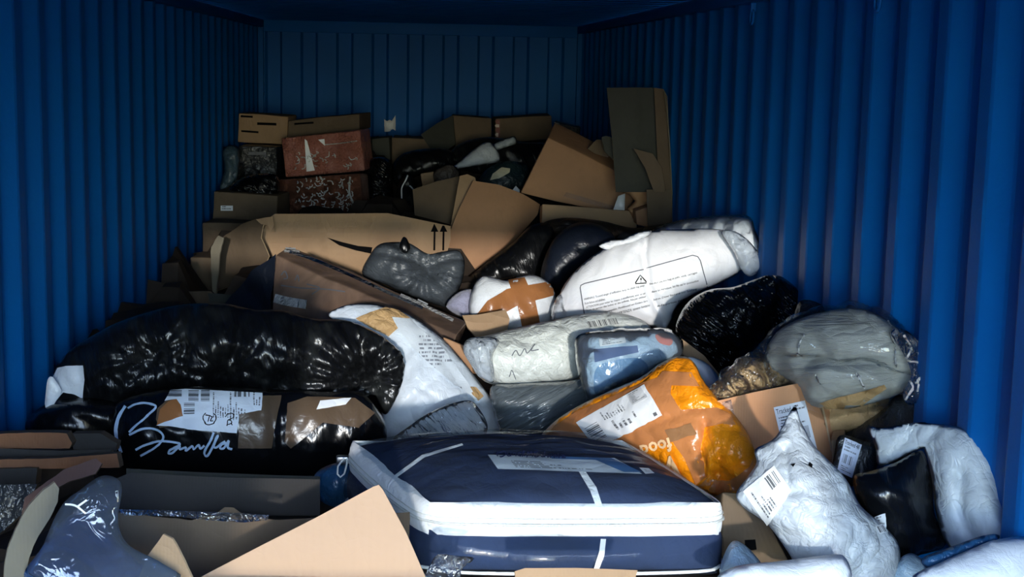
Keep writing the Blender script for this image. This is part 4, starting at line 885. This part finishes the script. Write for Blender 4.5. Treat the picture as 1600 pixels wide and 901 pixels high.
w2 = bag('wrapped_bundle', [(766, 606), (800, 600), (880, 596), (925, 592), (950, 620), (900, 660), (850, 690), (800, 695), (776, 660)], 4.35, .10, greywrap, tz=.2, wr=((.008, 16, -25, 4), (.006, 30, -20, 5))); tag(w2, 'grey bundle in tightly streaked clear wrap under the off-white parcel', 'bundle')
w3 = bag('blue_packet', [(904, 560), (906, 532), (930, 522), (1000, 517), (1048, 520), (1064, 545), (1050, 562), (1000, 590), (960, 605), (926, 628), (914, 600)], 4.2, .10, bluegrey, tz=.35, wr=((.010, 10, 25, 2.5), (.006, 22, 60, 2)), lump=(.014, 6))
tag(w3, 'pale blue packet in clear plastic directly above the orange parcel', 'packet')
drape('blue_label', w3, [(928, 546), (996, 540), (998, 550), (930, 566)], plain('blue_band', (58, 84, 128), .4), off=.004)
drape('grey_label', w3, [(936, 530), (976, 526), (978, 536), (938, 542)], label_mat('small_print', texts=((.1, .1, .9, .9, 4, 0),), rgb=(190, 200, 206)), off=.004)
drape('blue_contents', w3, [(930, 580), (950, 565), (1000, 560), (1010, 582), (960, 604), (932, 616)], poly_film('mid_blue_film', (88, 130, 166), .34, 12, .008), off=.003, smooth_out=True)
drape('red_spot', w3, [(1024, 524), (1040, 522), (1050, 532), (1046, 540), (1030, 536)], redprint, off=.004, smooth_out=True)
shell('clear_film', w3, .006, clears, amp=.008)

# ================================================================== orange parcel
og = bag('orange_parcel', [(842, 690), (862, 662), (900, 636), (950, 612), (1000, 590), (1034, 566), (1064, 556), (1084, 566), (1100, 596), (1124, 624), (1148, 648), (1172, 684), (1182, 720), (1180, 750), (1158, 772), (1130, 778), (1090, 764), (1040, 740), (990, 712), (930, 704), (870, 704)], 3.74, .13, orange, tz=.35, tx=-1.0, Tb=.08, pw=.85,
         wr=((.007, 9, 25, 3), (.004, 22, 30, 3)), pinch=((1122, 738, .024, 13, .10), (1064, 566, .012, 9, .08)), groove=(([(1100, 660), (1094, 700), (1100, 740)], .010, .03), ([(862, 668), (1000, 600)], .006, .008), ([(950, 690), (1080, 640), (1130, 640)], .006, .010)), lump=(.014, 5), s=.009)
tag(og, 'bright orange plastic parcel bound with brown tape and a white shipping label', 'parcel')
ot = drape('brown_tape', og, [(868, 664), (900, 644), (960, 618), (1000, 600), (1028, 590), (1036, 580), (1080, 582), (1092, 604), (1050, 602), (1048, 616), (1064, 640), (1120, 636), (1142, 648), (1150, 664), (1130, 662), (1100, 668), (1094, 700), (1104, 746), (1088, 756), (1070, 716), (1052, 690), (1000, 700), (960, 698), (900, 700), (850, 700), (852, 684)], tape_o, off=.003, s=6)
drape('brown_tape', og, [(1088, 762), (1104, 748), (1140, 752), (1170, 730), (1180, 706), (1186, 740), (1160, 764), (1130, 772)], tape_o, off=.003, s=6)
drape('tape_overlap', og, [(1040, 672), (1080, 662), (1090, 678), (1050, 690)], poly_film('dull_tan_tape', (150, 108, 72), .28, 8, .004), off=.006, s=5)
ol_ = drape('shipping_label', og, [(902, 660), (1008, 602), (1036, 648), (934, 700)][:4], label_mat('parcel_print', texts=((.3, .62, .62, .92, 9, 1), (.35, .2, .6, .55, 4, 1), (.65, .3, .7, .5, 1, 1)), bars=((.04, .2, .22, .72, 60, 1),), blocks=((.9, .06, .95, .16),), rgb=(232, 232, 232)), off=.006, s=6)
if ol_: drape('stamp', ol_, [(981, 618), (1004, 606), (1014, 622), (991, 634)], label_mat('stamp_print', texts=((.08, .08, .92, .92, 8, 0),), rgb=(206, 206, 206)), on=og, off=.0085, s=4)
text('lettering', og, 'food fo', [(1054, 702), (978, 722), (972, 702), (1048, 682)], peach, off=.006, bold=.03)
text('lettering', og, 'VIS', [(1066, 742), (1012, 752), (1002, 728), (1064, 706)], peach, off=.006, bold=.03)

# ================================================================== grey mailers, right front
gm = bag('grey_mailer', [(1240, 636), (1252, 660), (1272, 695), (1292, 716), (1322, 748), (1345, 790), (1380, 820), (1404, 850), (1404, 885), (1380, 915), (1260, 915), (1236, 870), (1200, 820), (1164, 794), (1150, 772), (1168, 745), (1182, 722), (1180, 702), (1212, 682)], 3.0, .11, greymail, tz=.4, pw=1.5, wr=((.014, 7, 60, 2.5), (.008, 15, -20, 2.5), (.005, 28, 40, 2)), groove=(([(1225, 700), (1232, 750), (1236, 770)], .008, .02), ([(1236, 770), (1300, 750), (1330, 790)], .008, .014)), lump=(.022, 5), s=.009)
tag(gm, 'crumpled dirty grey mailing bag with a pointed top in front of the tracked carton', 'mailing bag')
drape('paper_label', gm, [(1162, 768), (1210, 728), (1236, 770), (1200, 820), (1182, 806)][:4] , label_mat('mailer_print', texts=((.1, .1, .5, .9, 5, 1),), bars=((.6, .5, .9, .9, 50, 0),), rgb=(226, 228, 226)), off=.004)
drape('small_code_label', gm, [(1366, 822), (1378, 820), (1386, 832), (1372, 834)], label_mat('code_print', bars=((.1, .1, .9, .9, 14, 0),), rgb=(200, 204, 206)), off=.004, s=4)
for q_ in ([(1264, 722), (1269, 726), (1268, 732), (1262, 728)], [(1236, 726), (1243, 724), (1240, 730)]): drape('hole', gm, q_, ink, off=.003, s=3)
kb = bag('black_mailer', [(1334, 744), (1360, 736), (1400, 722), (1434, 704), (1446, 712), (1456, 750), (1460, 800), (1478, 850), (1440, 866), (1402, 872), (1372, 820), (1340, 780)], 3.05, .08, blackfilm_b, pw=1.3, tz=.25, Tb=.03, wr=((.012, 10, 20, 3), (.006, 20, 10, 3)), lump=(.015, 6), s=.009)
tag(kb, 'black mailing bag standing between the two grey mailing bags', 'mailing bag')
drape('white_corner', kb, [(1368, 806), (1384, 800), (1386, 824), (1372, 820)], label_mat('corner_print', texts=((.1, .1, .9, .9, 3, 0),)), off=.004, s=4)
gm2 = bag('grey_mailer', [(1358, 668), (1380, 668), (1430, 660), (1460, 662), (1500, 668), (1530, 694), (1550, 722), (1562, 756), (1588, 790), (1625, 840), (1620, 870), (1520, 870), (1480, 850), (1462, 800), (1456, 750), (1446, 706), (1434, 702), (1376, 728), (1368, 700)], 3.03, .08, greymail_b, pw=1.6, tz=.35, tx=-1.0, Tb=.02, wr=((.014, 6, 75, 2.5), (.007, 14, 30, 2.5)), groove=(([(1500, 740), (1500, 800), (1520, 850)], .02, .03), ([(1380, 725), (1430, 670)], .006, .012)), lump=(.022, 4.5), s=.010)
tag(gm2, 'wide grey mailing bag draped against the right wall', 'mailing bag')
mt = bag('blue_mailer', [(1440, 872), (1480, 856), (1530, 838), (1556, 834), (1560, 842), (1520, 862), (1470, 884), (1450, 888)], 2.74, .02, bluefilm, tz=.5); tag(mt, 'narrow blue packet edge resting on the white mailer at bottom right', 'packet')
mw = bag('white_mailer', [(1425, 905), (1470, 878), (1520, 856), (1560, 842), (1610, 845), (1640, 920), (1500, 940)], 2.68, .06, whitefilm, pw=1.5, tz=.6, wr=((.006, 8, 10, 3),)); tag(mw, 'smooth white mailer in the bottom right corner', 'mailer')
mg = bag('pale_mailer', [(1120, 905), (1150, 884), (1220, 876), (1300, 866), (1322, 872), (1330, 905), (1300, 930), (1160, 930)], 2.78, .05, mailwhite, pw=1.4, tz=.6, wr=((.006, 8, 10, 3),)); tag(mg, 'pale blue grey mailer at the bottom edge below the pointed grey bag', 'mailer')
mb = bag('clear_packet', [(1126, 900), (1130, 870), (1145, 845), (1165, 852), (1190, 880), (1200, 905), (1160, 915)], 3.0, .05, bluegrey, tz=.3, wr=((.015, 14, 60, 2),)); tag(mb, 'crumpled blue grey packet at the right end of the quilt bag', 'packet')
mb = bag('clear_packet', [(1392, 915), (1400, 880), (1420, 864), (1440, 872), (1452, 888), (1440, 915)], 2.95, .04, bluegrey, tz=.3, wr=((.012, 14, 60, 2),)); tag(mb, 'crumpled pale packet between the pointed grey bag and the white mailer', 'packet')
bt = sheet('carton', [(804, 893), (820, 888), (900, 888), (996, 891), (998, 899), (990, 912), (806, 912)], 2.68, K_tan, tz=.8, th=.008, wave=(.003, 6), edge_mat=K_edge); tag(bt, 'brown carton edge peeping in at the bottom edge in front of the quilt bag', 'carton')
cs = bag('clear_scrap', [(660, 912), (668, 890), (684, 866), (712, 868), (742, 872), (722, 888), (716, 912)], 2.72, .02, clearc, tz=.3, wr=((.015, 16, 40, 2),), s=.008); tag(cs, 'torn clear plastic scrap beside the pale flap at the bottom', 'plastic scrap')
# ================================================================== back of the pile
def carton(label, quad, Y, ext, mat, tx=0, tz=0, group=None, name='carton', cat='carton', **k):
    o = box(name, quad, Y, ext, mat, tx=tx, tz=tz, **k); tag(o, label, cat, group); return o
def sack(label, ol, Y, T, mat, name='bin_bag', cat='bin bag', group=None, **k):
    k.setdefault('wr', ((.015, 9, 40, 2), (.007, 20, 20, 2))); k.setdefault('s', .018)
    o = bag(name, ol, Y, T, mat, **k); tag(o, label, cat, group); return o
# left stack
b = carton('tan printed carton on top of the far left stack', [(373, 177), (450, 182), (450, 226), (371, 222)], 9.15, (.03, .3, 0), K_tan)
drape('printed_mark', b, [(402, 191), (432, 192), (432, 196), (402, 195)], ink, off=.006, s=3); drape('printed_mark', b, [(377, 203), (404, 205), (404, 208), (377, 206)], ink, off=.006, s=3); drape('printed_mark', b, [(376, 180), (395, 181), (395, 184), (376, 183)], ink, off=.006, s=3)
b = carton('long flat carton atop the reddish wrapped one in the far left stack', [(450, 188), (562, 178), (562, 203), (450, 214)], 9.1, (.06, .35, .0), K_dark)
drape('printed_mark', b, [(460, 192), (490, 190), (490, 193), (460, 195)], ink, off=.006, s=3)
def crease_glints(b, x0, x1, y0, y1, n):  # short random silvery strokes, painted as glints on creased wrap
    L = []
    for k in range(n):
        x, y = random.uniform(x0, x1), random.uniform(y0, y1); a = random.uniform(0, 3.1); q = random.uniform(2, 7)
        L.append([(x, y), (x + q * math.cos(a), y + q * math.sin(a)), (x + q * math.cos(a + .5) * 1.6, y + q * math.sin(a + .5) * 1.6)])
    o = stroke('film_crease_glints', b, L, 1.5, tape_glint, off=.006); o['kind'] = 'stuff'
b = carton('reddish film-wrapped carton with a white triangular label', [(439, 216), (562, 203), (570, 267), (446, 277)], 8.72, (.05, .3, .0), K_red, r=.01)
drape('white_label', b, [(476, 217), (480, 220), (492, 266), (479, 268)], whitefilm, off=.006, s=4); drape('white_label', b, [(497, 218), (507, 217), (508, 228)], whitefilm, off=.006, s=4)
crease_glints(b, 460, 560, 236, 262, 26); stroke('film_edge_glint', b, [[(506, 226), (530, 224), (558, 220)]], 1.5, tape_glint)
b = carton('dark brown film-wrapped carton with a glittering crinkled face', [(432, 281), (562, 271), (566, 334), (434, 334)], 8.45, (.04, .25, -.02), K_redw, r=.012)
crease_glints(b, 462, 552, 276, 326, 90); stroke('film_edge_glint', b, [[(547, 276), (546, 300), (552, 318), (553, 331)]], 3, tape_glint)
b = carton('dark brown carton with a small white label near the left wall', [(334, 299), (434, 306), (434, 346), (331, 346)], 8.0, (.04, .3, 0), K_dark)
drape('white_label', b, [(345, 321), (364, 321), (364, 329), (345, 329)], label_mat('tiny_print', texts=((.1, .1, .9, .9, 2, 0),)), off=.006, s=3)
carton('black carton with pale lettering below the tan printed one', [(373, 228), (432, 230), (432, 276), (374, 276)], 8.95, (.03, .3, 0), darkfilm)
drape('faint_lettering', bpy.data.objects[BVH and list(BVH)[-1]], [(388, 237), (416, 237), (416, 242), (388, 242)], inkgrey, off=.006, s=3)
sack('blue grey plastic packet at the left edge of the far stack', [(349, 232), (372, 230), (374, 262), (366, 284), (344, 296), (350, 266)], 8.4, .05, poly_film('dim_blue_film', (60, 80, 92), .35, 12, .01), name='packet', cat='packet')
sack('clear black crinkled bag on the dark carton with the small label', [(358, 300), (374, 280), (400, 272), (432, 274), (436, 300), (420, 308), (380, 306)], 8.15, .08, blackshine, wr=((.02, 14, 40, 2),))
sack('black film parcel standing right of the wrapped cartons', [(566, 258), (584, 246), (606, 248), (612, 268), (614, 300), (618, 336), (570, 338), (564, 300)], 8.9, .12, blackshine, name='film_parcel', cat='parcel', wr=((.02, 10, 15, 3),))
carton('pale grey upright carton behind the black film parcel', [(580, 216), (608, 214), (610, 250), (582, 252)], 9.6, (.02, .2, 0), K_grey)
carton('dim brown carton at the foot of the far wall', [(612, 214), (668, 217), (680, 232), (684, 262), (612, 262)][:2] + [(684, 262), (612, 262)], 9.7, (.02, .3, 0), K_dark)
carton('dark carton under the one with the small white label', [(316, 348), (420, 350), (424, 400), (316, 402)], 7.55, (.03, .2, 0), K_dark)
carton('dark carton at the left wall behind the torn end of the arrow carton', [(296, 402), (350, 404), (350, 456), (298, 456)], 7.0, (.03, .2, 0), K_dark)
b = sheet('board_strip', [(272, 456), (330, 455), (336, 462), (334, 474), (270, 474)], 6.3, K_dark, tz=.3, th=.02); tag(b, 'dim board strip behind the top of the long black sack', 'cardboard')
b = sheet('board_strip', [(325, 458), (385, 462), (430, 470), (430, 492), (330, 480)], 6.0, K_grey, tz=.5, th=.01); tag(b, 'shaded grey board beside the blue end of the taped box', 'cardboard')
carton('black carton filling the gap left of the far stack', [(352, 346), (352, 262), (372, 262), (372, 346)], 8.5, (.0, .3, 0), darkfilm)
# centre back
t = thing('far_carton', 'large dim brown carton with an open left flap near the far wall', 'carton')
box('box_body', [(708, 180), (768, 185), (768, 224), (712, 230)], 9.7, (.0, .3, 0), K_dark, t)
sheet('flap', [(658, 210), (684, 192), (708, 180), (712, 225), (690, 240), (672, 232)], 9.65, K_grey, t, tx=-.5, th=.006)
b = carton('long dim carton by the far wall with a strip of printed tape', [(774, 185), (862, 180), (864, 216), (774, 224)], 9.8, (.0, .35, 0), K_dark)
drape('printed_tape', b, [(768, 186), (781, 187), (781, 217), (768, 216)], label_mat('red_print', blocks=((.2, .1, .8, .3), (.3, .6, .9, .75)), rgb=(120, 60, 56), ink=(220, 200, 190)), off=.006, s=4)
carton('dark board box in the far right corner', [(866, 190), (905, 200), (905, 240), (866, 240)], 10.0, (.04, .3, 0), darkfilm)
cb_ = sack('small white cone-shaped plastic bag on the dark bags at the back', [(702, 266), (720, 250), (744, 230), (760, 222), (772, 226), (780, 240), (778, 252), (750, 258), (716, 264), (708, 274)], 8.9, .06, poly_film('dusty_white_film', (196, 204, 214), .4, 12, .006), name='plastic_bag', cat='plastic bag')
sack('pale rolled plastic strip beside the small white cone-shaped bag', [(772, 224), (790, 216), (804, 213), (807, 224), (790, 230), (776, 234)], 8.85, .025, poly_film('dull_white_film', (150, 160, 168), .4, 12, .006), name='plastic_roll', cat='plastic roll')
sack('black bin bag left of the small white cone-shaped bag', [(612, 262), (630, 240), (670, 232), (706, 236), (712, 262), (690, 272), (650, 276), (620, 290)], 9.1, .12, blackfilm)
sack('black bin bag behind the small white cone-shaped bag', [(700, 250), (716, 226), (760, 214), (820, 222), (856, 226), (850, 262), (800, 272), (740, 270)], 9.2, .14, blackfilm)
b = sack('dark teal plastic bag with an oval white patch behind the tilted carton', [(748, 288), (756, 268), (780, 254), (806, 252), (826, 262), (822, 288), (800, 302), (770, 300)], 8.5, .09, tealfilm)
drape('white_patch', b, [(766, 282), (770, 272), (784, 262), (797, 264), (796, 270), (780, 279)], cream, off=.006, s=4)
b = carton('little tan box beside the dark teal bag', [(657, 271), (678, 267), (681, 288), (660, 292)], 8.6, (.03, .12, 0), K_tan)
sack('grubby grey brown packet right of the little tan box', [(678, 268), (700, 256), (714, 262), (716, 276), (700, 290), (682, 290)], 8.55, .04, poly_film('grubby_film', (92, 82, 74), .4, 14, .01), name='packet', cat='packet')
b = sack('black drawstring bag with a white cord left of the open brown carton', [(620, 336), (620, 296), (630, 274), (642, 272), (650, 292), (654, 320), (648, 336)], 8.6, .08, blackfilm)
stroke('white_drawstring', b, [[(628, 310), (628, 294), (634, 282), (637, 274)], [(640, 290), (646, 296), (652, 298)]], 2, cord)
b = sheet('white_scrap', [(800, 298), (806, 290), (812, 296), (812, 303), (802, 303)], 7.9, whitefilm, th=.003); tag(b, 'tiny white scrap at the left foot of the tilted carton', 'scrap')
b = sheet('wall_sticker', [(600, 186), (605, 189), (609, 187), (612, 189), (618, 180), (618, 204), (612, 200), (610, 205), (601, 206)], 10.83, whitefilm, th=.002, torn=.003); tag(b, 'torn white sticker remnant low on the far blue wall', 'sticker')
# open brown carton centre
t = thing('open_brown_carton', 'open brown carton with a wide curved panel behind the dark grey sack', 'carton')
sheet('left_flap', [(645, 296), (680, 284), (718, 275), (708, 352), (680, 344), (648, 336)], 7.6, K_dark, t, tx=-.35, th=.006, edge_mat=K_edge)
sheet('fold_strip', [(718, 275), (730, 272), (742, 277), (744, 286), (728, 320), (712, 360), (704, 354), (710, 320)], 7.3, K_tan, t, tx=.2, th=.006)
sheet('main_panel', [(740, 282), (780, 288), (820, 302), (852, 318), (846, 335), (820, 360), (780, 400), (730, 430), (700, 452), (700, 370), (716, 330)], 7.2, K_warm, t, tz=.15, tx=.25, th=.006, wave=(.02, 2.5), s=.03, bend=lambda x, y: -.10 * max(0, (x - 780) / 80) ** 2, edge_mat=K_edge)
# tilted carton
t = thing('tilted_carton', 'big brown carton tilted on its side with a torn corner', 'carton')
tcb = box('box_body', [(857, 215), (1000, 286), (980, 338), (812, 302)], 7.5, (.06, .28, .07), K_warm, t, tz=.1, r=.008)
drape('clear_tape', t, [(885, 300), (960, 322), (955, 328), (880, 306)], tape_c, on=tcb, off=.004)
cq = bag('torn_corner', [(972, 300), (980, 284), (1000, 276), (1022, 282), (1034, 294), (1026, 306), (1034, 318), (1016, 330), (1000, 328), (990, 342), (980, 326), (992, 314), (984, 304)], 7.15, .06, card('torn_kraft', (196, 150, 108)), t, s=.012, smooth_out=False, wr=((.03, 12, 30, 2), (.012, 30, 30, 2)), lump=(.03, 10))
drape('white_edge', t, [(958, 326), (968, 306), (976, 300), (972, 318), (976, 328)], whitefilm, on=cq, off=.004, s=4)
sheet('white_label', [(958, 328), (966, 306), (977, 302), (976, 330)], 7.2, whitefilm, t, th=.002); sheet('white_label', [(998, 328), (1012, 314), (1018, 322), (1014, 330)], 7.2, whitefilm, t, th=.002)
t = thing('lower_carton', 'brown carton with a lit corner lying under the tilted one', 'carton')
box('box_body', [(846, 318), (995, 330), (995, 362), (846, 350)], 7.12, (.0, .10, -.02), K_tan, t); box('corner', [(993, 328), (1030, 317), (1032, 360), (995, 350)], 6.98, (.0, .1, 0), K_warm, t)
# tall carton by the right wall
t = thing('tall_carton', 'tall dark carton standing upright against the right wall', 'carton')
sheet('front_panel', [(948, 137), (1022, 137), (1024, 180), (1030, 300), (962, 300), (956, 215)], 7.0, K_grey, t, th=.006, wave=(.008, 3), crease=(([(992, 137), (996, 300)], .01, .04),), edge_mat=K_edge)
sheet('side_panel', [(1022, 137), (1036, 139), (1042, 150), (1050, 300), (1050, 350), (1034, 350), (1030, 300)], 6.9, K_dark, t, tx=-.5, th=.006, edge_mat=K_edge)
sheet('bottom_panel', [(1010, 296), (1050, 296), (1048, 355), (1012, 355)], 6.85, K_dark, t, th=.006)
tube('pale_edge', [P(x, y, 6.86) for x, y in ((1038, 142), (1043, 180), (1047, 240), (1050, 300), (1049, 350))], .003, K_cream, t)
b = sheet('loose_board', [(940, 214), (950, 212), (1000, 240), (1030, 270), (1036, 298), (1018, 292), (970, 262), (944, 236)], 7.1, K_grey, tz=.2, th=.006, torn=.004); tag(b, 'dark bent board between the tilted carton and the tall one', 'cardboard')
b = sheet('loose_board', [(918, 232), (932, 218), (944, 218), (954, 238), (950, 246), (930, 240)], 7.5, K_dark, tz=.1, th=.006, torn=.004); tag(b, 'small folded board sticking up behind the tilted carton', 'cardboard')
b = sheet('loose_board', [(990, 232), (1020, 240), (1034, 262), (1040, 300), (1022, 300), (1008, 262)], 6.8, K_dark, th=.006, tx=-.3); tag(b, 'dim board leaning against the foot of the tall carton', 'cardboard')
# dark bags in the middle gap
sack('dark navy rounded bag left of the white duvets', [(846, 440), (852, 400), (870, 368), (900, 348), (934, 350), (958, 366), (962, 390), (930, 412), (895, 430), (880, 460)], 6.1, .15, navyfilm, wr=((.006, 6, 40, 2),))
b = bpy.data.objects[list(BVH)[-1]]; stroke('pale_crease', b, [[(856, 396), (860, 380), (872, 366)]], 4, inkgrey)
sack('black crumpled bag in the hollow below the open brown carton', [(728, 440), (760, 410), (800, 380), (830, 352), (858, 350), (866, 372), (850, 410), (846, 440), (790, 446), (750, 450)], 6.5, .12, blackfilm, wr=((.02, 8, 30, 2.5), (.01, 20, 25, 2)))
sack('dark brown film bag behind the dark navy one', [(846, 352), (880, 340), (940, 345), (990, 356), (1040, 350), (1040, 372), (980, 378), (880, 376)], 6.7, .1, poly_film('dark_brown_film', (44, 36, 30), .4, 10, .01))
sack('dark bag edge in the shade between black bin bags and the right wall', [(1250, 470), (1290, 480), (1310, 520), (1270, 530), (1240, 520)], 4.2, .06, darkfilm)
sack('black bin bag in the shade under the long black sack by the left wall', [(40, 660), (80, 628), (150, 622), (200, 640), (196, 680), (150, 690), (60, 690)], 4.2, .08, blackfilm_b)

# ================================================================== what lies under the visible things
allV = [BVH[o.name][0] for o in scene.objects if o.type == 'MESH' and o.get('kind') != 'structure' and o.name in BVH]
allV = np.concatenate([np.asarray(v, float)[:: max(1, len(v) // 1500)] for v in allV]); c = .07
gx = np.arange(XL + .03, XR - .02, c); gy = np.arange(1.9, YB - .05, c)
prof_y = [1.9, 2.6, 3, 4, 5, 6, 7, 8, 9, 9.6, 10.9]; prof_d = [1.35, 1.25, 1.12, 1.08, 1.00, .98, .92, .86, .72, .60, .58]
HX, HY = np.meshgrid(gx, gy); H = CAM.z - np.interp(HY.ravel(), prof_y, prof_d)
H += .06 * np.sign(pn(np.stack([HX.ravel() * 3, HY.ravel() * 3, 0 * HX.ravel()], 1))) + .05 * pn(np.stack([HX.ravel() * 8, HY.ravel() * 8, 0 * HX.ravel() + 4], 1))
for i, (x_, y_) in enumerate(zip(HX.ravel(), HY.ravel())):
    near = (np.abs(allV[:, 0] - x_) < .10) & (np.abs(allV[:, 1] - y_) < .13)
    if near.any(): H[i] = min(H[i], allV[near, 2].min() - .015)
H = np.maximum(H, .35)
ny, nx = HX.shape; V = [(a, b, h) for a, b, h in zip(HX.ravel(), HY.ravel(), H)]; Fs = []
for j in range(ny - 1):
    for i in range(nx - 1): a = j * nx + i; Fs.append((a, a + 1, a + nx + 1, a + nx))
rim = [j * nx for j in range(ny)] + [(ny - 1) * nx + i for i in range(1, nx)] + [j * nx + nx - 1 for j in range(ny - 2, -1, -1)] + [i for i in range(nx - 2, 0, -1)]
n0 = len(V); V += [(V[i][0], V[i][1], 0.002) for i in rim]; m = len(rim)
for k in range(m): Fs.append((rim[k], rim[(k + 1) % m], n0 + (k + 1) % m, n0 + k))
Fs.append(tuple(n0 + k for k in range(m))[::-1])
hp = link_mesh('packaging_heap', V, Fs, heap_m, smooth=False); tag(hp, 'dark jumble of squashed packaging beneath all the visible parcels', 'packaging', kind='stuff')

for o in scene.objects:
    if o.name.startswith('film_crease_glints'): o['kind'] = 'stuff'
# ================================================================== origins: every thing stands on a base point of its own
def desc(o):
    r = []
    for c_ in o.children: r.append(c_); r += desc(c_)
    return r
for o in [o for o in scene.objects if o.parent is None and o.type in ('MESH', 'EMPTY')]:
    fam = [x for x in [o] + desc(o) if x.type == 'MESH']
    if not fam: continue
    A = np.concatenate([np.asarray(BVH[x.name][0]) for x in fam]); lo, hi = A.min(0), A.max(0); base = Vector(((lo[0] + hi[0]) / 2, (lo[1] + hi[1]) / 2, lo[2]))
    for x in fam: x.data.transform(Matrix.Translation(-base)); x.data.update()
    o.location = base
    for x in [o] + desc(o):
        if '_pl' in x: del x['_pl']
